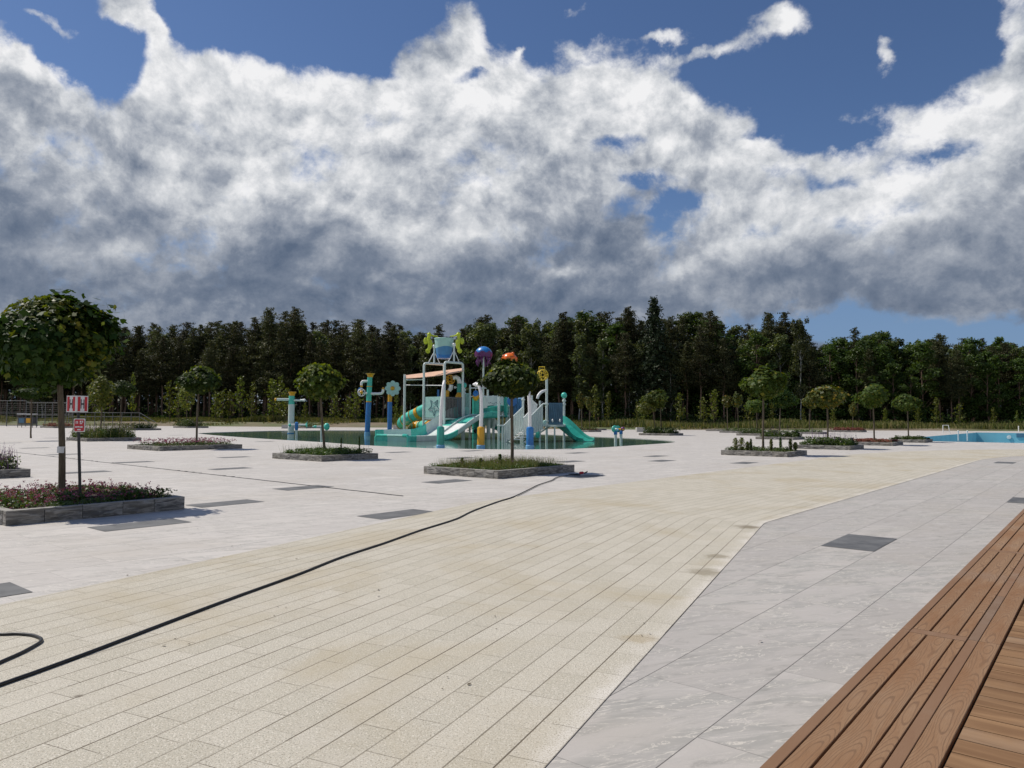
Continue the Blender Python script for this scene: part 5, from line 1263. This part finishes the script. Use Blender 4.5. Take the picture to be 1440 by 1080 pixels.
def wheel2(c, R, axis, mat, parent, name='spoked_wheel'):
    ax_ = Vector(axis).normalized(); X, Yv = frame(ax_); mb = MB(); mb.torus(c, R, R*.14, ax_, 20, 6); mb.torus(c, R*.35, R*.1, ax_, 12, 5)
    for k in range(6): e_ = X*math.cos(PI*k/3)+Yv*math.sin(PI*k/3); mb.tube([c+e_*R*.3, c+e_*R], R*.08, 5)
    return mb.build(name, mat, parent)
wheel2(D(508.4, 552, 65.6), 5.0*s, (.4, -1, 0), 'white', r_); wheel2(D(507, 549.5, 65.9), 4.4*s, (-.5, -1, .1), 'blue', r_); o = MB().tube([D(518, 553, 66), D(510, 553, 65.6)], 1.6*s, 10).build('cannon_arm', 'white', r_); MB().ball(D(508.3, 551.8, 65.3), 2.6*s, 12).build('arm_tip', 'yellow', o)
r_ = column(547.8, 1.0, 80, .25, [(604.0, 610, 'lblue', 1.12, 'collar'), (565.2, 604, 'blue', 1.0, 'lower_pipe'), (552, 565.2, 'yellow', .92, 'upper_pipe')], None, 'blue column topped with a big teal flower with an amber centre', 'flower_column')
c = D(552.3, 546.2, 79.6); s = 80/FPX; ol = []
for k in range(96): a_ = 2*PI*k/96; R = (8.6+2.4*abs(math.cos(4*a_+.0)))*s; ol.append((R*math.cos(a_), R*math.sin(a_)))
fl = MB().prism(ol, c, (1, 0, 0), (0, 0, 1), (0, -1, 0), .22).build('flower', 'tealpale', r_)
MB().ball(c+Vector((0, -.14, 0)), 3.0*s, 14, (1, .45, 1)).build('flower_centre', 'yellow', r_)
r_ = column(409, 2.0, 62, .255, [(610.6, 613, 'palegrey', 1.06, 'collar'), (608.4, 610.6, 'mblue', 1.14, 'base_ring'), (568.6, 608.6, 'palegrey', 1.0, 'lower_pipe'), (556.6, 568.6, 'teal', .95, 'upper_pipe')], None, 'pale column with teal top and amber funnel, two straight white arms')  # pale foot below the ring painted after the column's reflection in the water
s = 62/FPX; c = D(410.8, 556.5, 62); MB().lathe(c, [(3.6*s, 0), (4*s, 2*s), (5.8*s, 5.4*s), (5.4*s, 5.5*s)], 20).build('funnel', 'yellow', r_)
o = MB().tube([D(410, 562, 62), D(389, 561.8, 61.6)], 1.9*s, 10).build('left_arm', 'palegrey', r_); MB().ball(D(387.8, 561.7, 61.6), 2.1*s, 10).build('arm_tip', 'yellow', o)
o = MB().tube([D(410, 563, 62), D(427, 562.8, 61.8)], 1.6*s, 10).build('right_arm', 'palegrey', r_); MB().ball(D(428, 562.7, 61.7), 2.0*s, 10).build('arm_tip', 'white', o)
# cannons
def cannon(px, Y, ytube, label, kind):
    s = Y/FPX; b0 = gz(D(px, 612, Y)); r_ = empty('water_cannon', b0, label, 'water cannon', 'low water cannons on single posts'); c = D(px, ytube, Y)
    MB().tube([b0, c-Vector((0, 0, .1))], .105 if kind < 2 else .10, 10).build('post', 'palegrey', r_)
    if kind == 0:
        MB().lathe(c+Vector((0, 0, -.42)), [(.11, 0), (.14, .1), (.16, .4), (.14, .62), (.05, .68)], 14).build('clamp', 'blue', r_)
        MB().tube([c+Vector((-.55, -.1, .02)), c+Vector((.75, .12, .02))], .085, 10).build('barrel', 'white', r_)
        MB().lathe(c+Vector((.70, .12, .02)), [(.09, 0), (.12, .06), (.32, .14), (.30, .16)], 18, (1, .15, 0)).build('flare', 'teal', r_)
        MB().ball(c+Vector((-.52, -.1, .0)), .13, 10).build('grip', 'teal', r_)
    elif kind == 1:
        MB().tube([c+Vector((-.5, -.1, 0)), c+Vector((.35, .1, .02))], .07, 10).build('barrel', 'white', r_)
        MB().ball(c+Vector((.42, .0, .0)), .30, 16, (.8, .8, 1)).build('shield', 'teal', r_)
        MB().lathe(c+Vector((-.75, -.1, 0)), [(.02, 0), (.10, .2), (.10, .35)], 12, (1, .1, 0)).build('grip', 'teal', r_)
    elif kind == 2:
        MB().lathe(c+Vector((-.05, 0, .08)), [(.02, -.05), (.24, -.04), (.25, 0), (.22, .05), (.02, .09)], 22, (.35, -1, .1)).build('shield', 'teal', r_)
        MB().tube([c+Vector((-.05, .1, .08)), c+Vector((.05, -.35, .10))], .055, 8).build('barrel', 'white', r_); MB().ball(c+Vector((.1, -.35, .04)), .08, 8).build('grip', 'lblue', r_)
        MB().lathe(c-Vector((0, 0, .30)), [(.12, 0), (.13, .2), (.08, .26)], 10).build('clamp', 'blue', r_)
    else:
        MB().lathe(c+Vector((-.22, .15, .06)), [(.02, -.05), (.23, -.04), (.24, 0), (.21, .05), (.02, .09)], 22, (-.35, -1, .1)).build('shield', 'tealdk', r_)
        MB().tube([c+Vector((-.4, .1, .05)), c+Vector((.1, -.1, .05))], .06, 8).build('barrel', 'yellow', r_)
        MB().ball(c+Vector((.12, -.05, .07)), .15, 12).build('knob', 'purple', r_); MB().ball(c+Vector((.13, -.14, .03)), .08, 8).build('nozzle', 'yellow', r_)
        MB().lathe(c-Vector((0, 0, .30)), [(.12, 0), (.13, .2), (.08, .26)], 10).build('clamp', 'blue', r_)
cannon(417, 61, 597.8, 'water cannon with blue clamp beside the pale spray column', 0)
cannon(452.3, 60, 600, 'water cannon with round teal shield behind the bent maple trunk', 1)
cannon(865.6, 51, 605, 'left one of the two disc cannons near the right tip of the pool', 2)
cannon(873.3, 52, 604.6, 'right one of the two disc cannons near the pool tip, with purple knob', 3)

# ------------------------------------------------------------------ far left: fence, railing, bin station
def gy(px, Y): p = D(px, 600, Y); p.z = 0; return p
YF = 116; fn = empty('mesh_fence', gy(40, YF), 'tall grey steel mesh fence at the left edge before the woods', 'fence')
zt = D(20, 563.6, YF).z
posts_ = [-60, -25, 9, 36, 52, 63, 73, 82.5, 92.5, 102]
for i, px in enumerate(posts_):
    b0 = gy(px, YF); h_ = zt if px < 40 else zt-.25; MB().tube([b0, b0+Vector((0, 0, h_))], .06, 6).build('fence_post', 'galv', fn)
mb = MB()
for z_ in (zt, zt*.52, .15):
    mb.tube([gy(-60, YF)+Vector((0, 0, z_)), gy(36, YF)+Vector((0, 0, z_))], .045, 5); mb.tube([gy(36, YF)+Vector((0, 0, z_-.25 if z_ > 1 else z_)), gy(102, YF)+Vector((0, 0, z_-.25 if z_ > 1 else z_))], .04, 5)
mb.build('fence_rail', 'galv', fn)
mb = MB(); xa, xb = gy(-60, YF).x, gy(102, YF).x; x = xa
while x < xb: mb.tube([Vector((x, YF+.05, .1)), Vector((x, YF+.05, zt-.3))], .006, 3, False); x += .30
for k in range(12): z_ = .2+k*(zt-.6)/11; mb.tube([Vector((xa, YF+.05, z_)), Vector((xb, YF+.05, z_))], .008, 3, False)
mb.build('wire_mesh', 'galv', fn, smooth=0)
YR = 122; rl = empty('steel_railing', gy(150, YR), 'galvanised double tube railing sloping down at its right end near the woods', 'railing')
za, zb_ = D(150, 580.3, YR).z, D(150, 586, YR).z
for z_, xe, ze in ((za, 218, .75), (zb_, 214, .35)):
    MB().tube([gy(96, YR)+Vector((0, 0, z_-.05)), gy(120, YR)+Vector((0, 0, z_)), gy(196, YR)+Vector((0, 0, z_)), gy(xe, YR)+Vector((0, 0, ze))], .055, 6).build('rail_tube', 'galv', rl)
for px in (96, 108, 120, 133, 146, 158, 171, 184, 196): b0 = gy(px, YR); MB().tube([b0, b0+Vector((0, 0, za))], .045, 6).build('rail_post', 'galv', rl)
YB = 104; b0 = gy(38, YB); bs = empty('bin_station', b0, 'dark waste bin station with pale top and orange panel by the mesh fence', 'bin station')
s = YB/FPX; w2, h2 = 22*s, 19*s
MB().box(b0+Vector((0, 0, h2*.52)), (w2*.92, .9, h2*.50)).build('bin_body', 'greybox', bs, smooth=0)
mb = MB()
for sx in (-1, 1):
    for sy in (-1, 1): mb.tube([b0+Vector((sx*w2*.47, sy*.42, .0)), b0+Vector((sx*w2*.47, sy*.42, h2))], .04, 6)
mb.build('frame_posts', 'galv', bs); MB().box(b0+Vector((0, 0, h2)), (w2*1.03, 1.1, .10)).build('canopy', 'signwhite', bs, smooth=0)
MB().box(b0+Vector((w2*.22, -.47, h2*.52)), (w2*.30, .03, h2*.34)).build('orange_panel', 'yellow', bs, smooth=0)
MB().box(b0+Vector((-w2*.22, -.47, h2*.52)), (w2*.34, .03, h2*.34)).build('bin_opening', 'slate', bs, smooth=0)
MB().box(b0+Vector((0, 0, h2*.2)), (w2*.96, .95, h2*.08)).build('shelf', 'galv', bs, smooth=0)

# ------------------------------------------------------------------ woods
def pine_proto(seed, kind='pine'):
    """unit: real metres, 22 m tall; parts crown and trunk; tops are irregular"""
    rs = np.random.default_rng(seed); Hh = 22.0; r2 = random.Random(seed)
    P = []; N_ = []; S_ = []
    if kind == 'pine':
        nb = 64; c0 = r2.uniform(.34, .48); tipx = r2.uniform(.6, 1.05); wmax = r2.uniform(3.0, 4.0)
        br_ = []
        for i in range(nb):
            f = c0+(1-c0)*(i/nb)**.9; z = Hh*f; prog = (f-c0)/(1-c0); Rm = (wmax*(1-prog)**tipx*min(1, prog*4+.35)+.12)*r2.uniform(.35, 1.2)
            a = i*2.4+r2.uniform(-.5, .5); up = .15+prog*.9; e_ = Vector((math.cos(a)*Rm, math.sin(a)*Rm, z+Rm*up*.5)); br_.append((Vector((0, 0, z)), e_))
            for q in range(3+int(Rm*1.6)):
                g_ = r2.uniform(.35, 1.0); c = Vector((0, 0, z)).lerp(e_, g_)+Vector((r2.gauss(0, .25), r2.gauss(0, .25), r2.gauss(0, .10))); n = 24 if prog < .78 else 10; sp = .13+.20*min(Rm, 2.2)
                pts_ = np.array(c)+rs.normal(0, 1, (n, 3))*np.array([sp, sp, sp*.42]); P.append(pts_); nn = rs.normal(size=(n, 3)); nn[:, 2] += .5; N_.append(nn); S_.append(rs.uniform(.20, .42, n))
        shp, fol = NEED*np.array([1.5, 1.0]), 'pine'
    elif kind == 'spruce':
        br_ = []
        for i in range(150):
            f = .12+.88*(i/150)**.85; z = Hh*f; Rm = (4.6*(1-f)**.75+.15)*r2.uniform(.6, 1.15); a = i*2.4; e_ = Vector((math.cos(a)*Rm, math.sin(a)*Rm, z-Rm*.22))
            if i % 3 == 0: br_.append((Vector((0, 0, z)), e_))
            n = int(10+Rm*16); g_ = rs.uniform(.1, 1.05, n)[:, None]; b_ = np.array([0, 0, z])+(np.array(e_)-np.array([0, 0, z]))*g_
            P.append(b_+rs.normal(0, .22, (n, 3))-np.array([0, 0, 1])*rs.uniform(0, .5, (n, 1))); nn = rs.normal(size=(n, 3)); N_.append(nn); S_.append(rs.uniform(.3, .6, n))
        shp, fol = NEED*np.array([1.7, 1.0]), 'spruce'
    else:
        br_ = []; lob = []
        cw = 3.4 if kind == 'broad' else 2.5; c0 = .16 if kind == 'broad' else .30
        for i in range(34 if kind == 'broad' else 30):
            f = r2.uniform(c0, .97); prof = math.sin(min(1, (f-c0)/(1-c0)*.9+.12)*PI)**.6; a = r2.uniform(0, 2*PI); Rm = cw*prof*r2.uniform(.3, 1.0); lob.append((Vector((math.cos(a)*Rm, math.sin(a)*Rm, Hh*f)), r2.uniform(.8, 1.7)*(1.0 if kind == 'broad' else .8)))
        for i in range(7): lob.append((Vector((r2.gauss(0, .7), r2.gauss(0, .7), Hh*r2.uniform(.86, 1.0))), r2.uniform(.5, .9)))
        for c, R in lob:
            br_.append((Vector((0, 0, max(1.5, c.z-R*1.6-c.xy.length*.6))), c)); n = int(110*R)
            d = nrm(rs.normal(size=(n, 3))); rad = R*rs.uniform(.45, 1.08, n)[:, None]; pts_ = np.array(c)+d*rad*np.array([1, 1, .8]); 
            if kind == 'birch': pts_[:, 2] -= rs.uniform(0, 1.3, n)*R*.9
            P.append(pts_); nn = d*.6+rs.normal(0, .6, (n, 3))+np.array([0, 0, .35]); N_.append(nn); S_.append(rs.uniform(.22, .46, n))
        shp, fol = LEAF4*1.35, kind if kind == 'birch' else 'broad'
    root_ = bpy.data.objects.new({'pine': 'pine_tree', 'spruce': 'spruce_tree', 'broad': 'broadleaf_tree', 'birch': 'birch_tree'}[kind], None); COL.objects.link(root_)
    np_mesh('crown', leaves(np.concatenate(P), np.concatenate(N_), np.concatenate(S_), shp, rs), 4, [fol], None, root_)
    mb = MB(); wob = [(r2.gauss(0, .12), r2.gauss(0, .12)) for _ in range(9)]
    tr = {'pine': .19, 'spruce': .22, 'broad': .2, 'birch': .13}[kind]
    mb.tube([Vector((wob[i][0]*(i > 0), wob[i][1]*(i > 0), Hh*.96*i/8)) for i in range(9)], [tr*(1.15-.95*i/8) for i in range(9)], 7)
    for a, b_ in br_[::2]:
        if kind in ('pine', 'spruce') or (b_-a).length < 9: mb.tube([a, a.lerp(b_, .55)+Vector((0, 0, .1)), b_], [.06, .045, .02], 4, False)
    if kind == 'pine':
        for q in range(9): z = r2.uniform(.16, .45)*Hh; a = r2.uniform(0, 2*PI); L_ = r2.uniform(.6, 2.2); mb.tube([Vector((0, 0, z)), Vector((math.cos(a)*L_, math.sin(a)*L_, z-.2+r2.uniform(0, .6)))], [.035, .012], 4, False)
    to_ = mb.build('trunk', 'birchbark' if kind == 'birch' else 'pinebark'); to_.parent = root_
    return root_
protos = {'pine': [pine_proto(200+i, 'pine') for i in range(7)], 'birch': [pine_proto(230+i, 'birch') for i in range(4)], 'broad': [pine_proto(250+i, 'broad') for i in range(4)], 'spruce': [pine_proto(270, 'spruce')]}
used_p = set()
LAB = {'pine': 'dark pine', 'birch': 'pale trunked birch', 'broad': 'bright green broadleaf tree', 'spruce': 'dark spruce'}
CATN = {'pine': 'pine tree', 'birch': 'birch tree', 'broad': 'broadleaf tree', 'spruce': 'spruce tree'}
GRP = {'pine': 'pines', 'birch': 'birches', 'broad': 'broadleaf trees', 'spruce': 'spruces'}
def put_tree(kind, pos, hgt, rnd, label=None, wide=1.0):
    k = rnd.randrange(len(protos[kind])); src = protos[kind][k]
    if (kind, k) not in used_p: used_p.add((kind, k)); o = src
    else:
        o = copy_tree(src)
    sc = hgt/22.0; o.location = pos; o.scale = (sc*wide*rnd.uniform(.92, 1.15),)*2+(sc,); o.rotation_euler = (0, 0, rnd.uniform(0, 2*PI))
    px_ = 720+FPX*pos.x/pos.y; row = 'front' if pos.y < edgeY(px_)+4 else 'inner'
    wh = 'left of the flower column' if px_ < 540 else 'behind the play structure' if px_ < 800 else 'behind the right tip of the splash pool' if px_ < 1000 else 'behind the right hand planters' if px_ < 1300 else 'beyond the swimming pool'
    rw = 'edging the woods' if row == 'front' else 'inside the woods'
    tag(o, label or '%s %s, %s' % (LAB[kind], rw, wh.replace('behind the right tip of the splash pool', 'behind the pool tip')), CATN[kind], None if label else '%s %s %s' % (GRP[kind], rw, wh)); return o
skyl = [(-250, 440), (0, 446), (100, 447), (150, 451), (200, 457), (240, 458), (290, 455), (330, 450), (345, 447), (377, 434), (395, 445), (412, 433), (440, 450), (470, 446), (490, 455), (507, 450), (525, 462), (545, 454), (575, 464), (600, 458), (640, 462), (665, 450), (682, 443), (700, 453),
        (724, 447), (750, 452), (770, 455), (790, 440), (815, 446), (840, 443), (870, 440), (885, 432), (898, 442), (905, 450), (935, 450), (950, 440), (975, 446), (1000, 438), (1020, 450), (1035, 462), (1060, 455), (1080, 441), (1108, 440), (1125, 452), (1150, 478), (1165, 482), (1180, 472), (1205, 462), (1225, 463), (1240, 470),
        (1262, 472), (1285, 486), (1305, 472), (1325, 470), (1345, 480), (1370, 476), (1400, 478), (1440, 482), (1700, 470)]
def sky_y(px):
    for (a, ya), (b_, yb) in zip(skyl, skyl[1:]):
        if a <= px <= b_: return ya+(yb-ya)*(px-a)/(b_-a)
    return 470
def kind_at(px, rnd):
    x = rnd.random()
    if px < 555: return 'pine' if x < .93 else 'birch'
    if px < 640: return 'pine' if x < .6 else 'birch'
    if px < 900: return 'pine' if x < .45 else ('birch' if x < .85 else 'broad')
    if px < 1140: return 'pine' if x < .62 else ('birch' if x < .8 else 'broad')
    if px < 1300: return 'broad' if x < .80 else 'pine'
    return 'pine' if x < .35 else ('birch' if x < .65 else 'broad')
rt = random.Random(21)
cnt = {'pine': 0, 'birch': 0, 'broad': 0, 'spruce': 0}
def edgeY(px): return 152-12*max(0, min(1, (px-200)/800))
# peaks that stick out of the skyline
peaks = [(377, 'pine', 'tall pine with a flat layered top, left of two peaks over the left woods'), (412, 'pine', 'tall pine with a pointed top, right of two peaks over the left woods'), (505, 'pine', None), (545, 'pine', None), (684, 'pine', None), (724, 'pine', None), (792, 'pine', None), (884, 'pine', None),
         (1000, 'pine', None), (1082, 'pine', None), (1105, 'pine', None), (1205, 'pine', None), (1323, 'pine', None)]
for px, kd, lab in peaks:
    Y = edgeY(px)+rt.uniform(1, 6); p = gy(px, Y); put_tree(kd, p, D(px, sky_y(px)-1, Y).z, rt, lab, 1.1); cnt[kd] += 1
Y = edgeY(920)-2; put_tree('spruce', gy(921, Y), D(921, 418, Y).z, rt, 'tallest darkest conical spruce rising above the woods right of centre', 1.15)
Y = edgeY(1128)-4; put_tree('birch', gy(1127, Y), D(1127, 446, Y).z, rt, 'tall birch with a white trunk at the step down in the tree line', .8)
for row in range(5):
    step = 18.5+row*1.2; px = -70+row*7
    while px < 1530:
        x = px+rt.uniform(-7, 7); Y = edgeY(x)+row*5.5+rt.uniform(-2, 2)
        kd = kind_at(x, rt); ys = min(sky_y(x-7), sky_y(x), sky_y(x+7)) if row < 1 else max(sky_y(x-8), sky_y(x), sky_y(x+8))
        top = D(x, ys, Y).z; f = {0: rt.uniform(.68, .93), 1: rt.uniform(.82, 1.0)}.get(row, rt.uniform(.86, 1.035))
        put_tree(kd, gy(x, Y), top*f, rt, None, 1.28 if kd == 'broad' else 1.1); cnt[kd] += 1
        px += step
print('WOODS', cnt)
# deep wood behind, one mass nobody could count
r = np.random.default_rng(77); n = 60000; xs = r.uniform(-150, 165, n); ys = r.uniform(186, 215, n); zsv = r.uniform(-.3, 15, n); zsv[:25000] = r.uniform(-.3, 5, 25000)
o = np_mesh('woodland', leaves(np.stack([xs, ys, zsv], 1), r.normal(size=(n, 3)), r.uniform(.8, 1.6, n), LEAF4*1.3, r), 4, ['spruce']); tag(o, 'dark depth of the woods behind the front rows of trees', 'woodland', None, 'stuff')
# undergrowth at the wood edge
n = 30000; pxs = r.uniform(-120, 1600, n); Ys = 152-12*np.clip((pxs-200)/800, 0, 1)+r.uniform(-5, 14, n); X = (pxs-720)/FPX*Ys
cl = np.array([mnoise.noise(Vector((x*.12, y*.25, 3))) for x, y in zip(X, Ys)]); hz_ = np.clip(cl*3+.9, .15, 3.2)*r.uniform(0, 1, n)**.8*1.4
o = np_mesh('undergrowth', leaves(np.stack([X, Ys, hz_+.4], 1), r.normal(size=(n, 3))+np.array([0, 0, .5]), r.uniform(.25, .5, n), LEAF4*1.3, r), 4, ['broad']); tag(o, 'low green undergrowth along the foot of the woods', 'undergrowth', None, 'stuff')
# low earth bank between paving and woods
def bankh(px): return .30+.42*(1-smooth01((px-500)/400))
bpx = list(range(-420, 1940, 20)); rows_ = [(0.0, 0.0), (1.2, .30), (2.6, .62), (5.5, .92), (9.0, 1.0), (95.0, 1.0)]
mb = MB()
for px in bpx:
    y0 = float(np.interp(px, [p.x/p.y*FPX+720 for p in far], [p.y for p in far]))
    for dy, hh_ in rows_:
        Yq = y0+dy; nn_ = (mnoise.noise(Vector((px*.03, dy*.6, 2)))*.16 if 0 < dy < 90 else 0); mb.v.append(((px-720)/FPX*Yq, Yq, max(-.005, bankh(px)*(hh_+nn_))))
k = len(rows_); mb.f = [(i*k+j, (i+1)*k+j, (i+1)*k+j+1, i*k+j+1) for i in range(len(bpx)-1) for j in range(k-1)]; mb.mi = [0]*len(mb.f)
o = mb.build('earth_bank', 'ground'); o['kind'] = 'structure'
# tall grass verge
farY = [(p.x/p.y*FPX+720, p.y) for p in far]
n = 90000; pxs = r.uniform(-150, 1600, n); fy_ = np.interp(pxs, [a for a, _ in farY], [b_ for _, b_ in farY]); dpt = r.uniform(0, 1, n)
gap_ = np.where(pxs < 560, 9.5, np.where(pxs < 900, 4.5, 1.8)); Ys = fy_+gap_+dpt*(146-fy_-gap_); X = (pxs-720)/FPX*Ys
pt = np.array([mnoise.noise(Vector((x*.08, y*.12, 9))) for x, y in zip(X, Ys)])
hgt = np.clip(.65+pt*1.0, .12, 1.3)*r.uniform(.6, 1.2, n)
T = np.stack([r.normal(0, .2, n), r.normal(0, .2, n), np.ones(n)], 1); Nn = r.normal(size=(n, 3)); Nn[:, 2] *= .1
o = np_mesh('tall_grass', leaves(np.stack([X, Ys, hgt*.45+np.array([bankh(q) for q in pxs])], 1), Nn, hgt, NEED*np.array([.75, 1.0]), r, T), 4, ['grassblade']); tag(o, 'rough tall grass verge between the paving and the woods', 'grass', None, 'stuff')
n = 9000; pxs = r.uniform(-100, 1000, n); fy_ = np.interp(pxs, [a for a, _ in farY], [b_ for _, b_ in farY]); Ys = fy_+r.uniform(.3, 7, n); X = (pxs-720)/FPX*Ys
pt = np.array([mnoise.noise(Vector((x*.15, y*.4, 19))) for x, y in zip(X, Ys)]); k = pt > .12; X, Ys, pxs = X[k], Ys[k], pxs[k]; n = len(X); hgt = r.uniform(.1, .5, n); zb2 = np.array([bankh(q) for q in pxs])*np.clip((Ys-np.interp(pxs, [a for a, _ in farY], [b_ for _, b_ in farY]))/4.5, 0, 1)
o = np_mesh('verge_tufts', leaves(np.stack([X, Ys, hgt*.45+zb2], 1), r.normal(size=(n, 3)), hgt, NEED*np.array([1.6, 1.0]), r), 4, ['grassblade']); tag(o, 'low grass tufts scattered on the bare brown verge', 'grass', None, 'stuff')

# saplings in front of the woods
def sapling_proto(seed):
    rs = np.random.default_rng(seed); r2 = random.Random(seed); Hh = 6.0; P = []; br_ = []
    for i in range(26):
        f = .22+.76*i/26; z = Hh*f; Rm = (1.25*(1-f)**.7+.10)*r2.uniform(.35, 1.3); a = i*2.4; e_ = Vector((math.cos(a)*Rm, math.sin(a)*Rm, z+Rm*.7)); br_.append((Vector((0, 0, z)), e_)); n = int(6+Rm*15)
        g_ = rs.uniform(.25, 1.08, n)[:, None]; P.append(np.array([0, 0, z])+(np.array(e_)-np.array([0, 0, z]))*g_+rs.normal(0, .11, (n, 3)))
    P = np.concatenate(P); ro_ = bpy.data.objects.new('sapling', None); COL.objects.link(ro_)
    np_mesh('crown', leaves(P, rs.normal(size=P.shape)+np.array([0, 0, .4]), rs.uniform(.14, .28, len(P)), LEAF4*1.3, rs), 4, ['sapling'], None, ro_)
    mb = MB(); mb.tube([Vector((0, 0, 0)), Vector((.03, .02, 3)), Vector((0, 0, 5.8))], [.05, .035, .01], 6)
    for a, b_ in br_[::2]: mb.tube([a, b_], [.018, .006], 3, False)
    t_ = mb.build('trunk', 'bark'); t_.parent = ro_; return ro_
sps = [sapling_proto(300+i) for i in range(5)]; usd = set()
sap = [(128, 533, 'mid'), (143, 545, 'mid'), (185, 527, 'slim'), (238, 528, ''), (252, 540, ''), (303, 545, ''), (310, 553, ''), (322, 545, ''), (335, 519, 'slim'), (352, 540, ''), (384, 540, ''), (393, 537, ''), (402, 552, ''), (428, 560, ''), (470, 555, ''), (500, 551, ''), (490, 562, ''), (556, 560, ''), (566, 566, ''),
       (838, 545, 'slim'), (855, 549, 'slim'), (896, 566, ''), (906, 560, ''), (956, 556, ''), (990, 561, ''), (1004, 553, ''), (1052, 562, ''), (1085, 560, ''), (1130, 575, ''), (1172, 570, ''), (1246, 572, ''), (1290, 572, ''), (1318, 563, ''), (1349, 564, ''), (1398, 574, ''), (1430, 575, '')]
WD = {'slim': 'slim tall pale green sapling', 'mid': 'yellow green sapling', '': 'bushy light green sapling'}
for i, (px, yt, kd) in enumerate(sap):
    Y = np.interp(px, [a for a, _ in farY], [b_ for _, b_ in farY])+rt.uniform(8, 15); p = gy(px, Y); h_ = D(px, yt, Y).z; k = i % 5
    o = sps[k] if k not in usd else copy_tree(sps[k]); usd.add(k); w_ = (.62 if kd == 'slim' else 1.0)
    h_ *= rt.uniform(.86, 1.14); o.location = p; o.scale = (h_/6*w_*rt.uniform(.7, 1.5),)*2+(h_/6,); o.rotation_euler = (rt.uniform(-.05, .05), rt.uniform(-.05, .05), rt.uniform(0, 6))
    place = 'between the mesh fence and the pink planter' if px < 260 else 'left of the play structure' if px < 600 else 'right of the play structure' if px < 900 else 'behind the right hand planters' if px < 1200 else 'behind the swimming pool end'
    tag(o, '%s before the woods, %s' % (WD[kd], place), 'sapling', 'saplings before the woods, '+place)
bpy.context.view_layer.update()
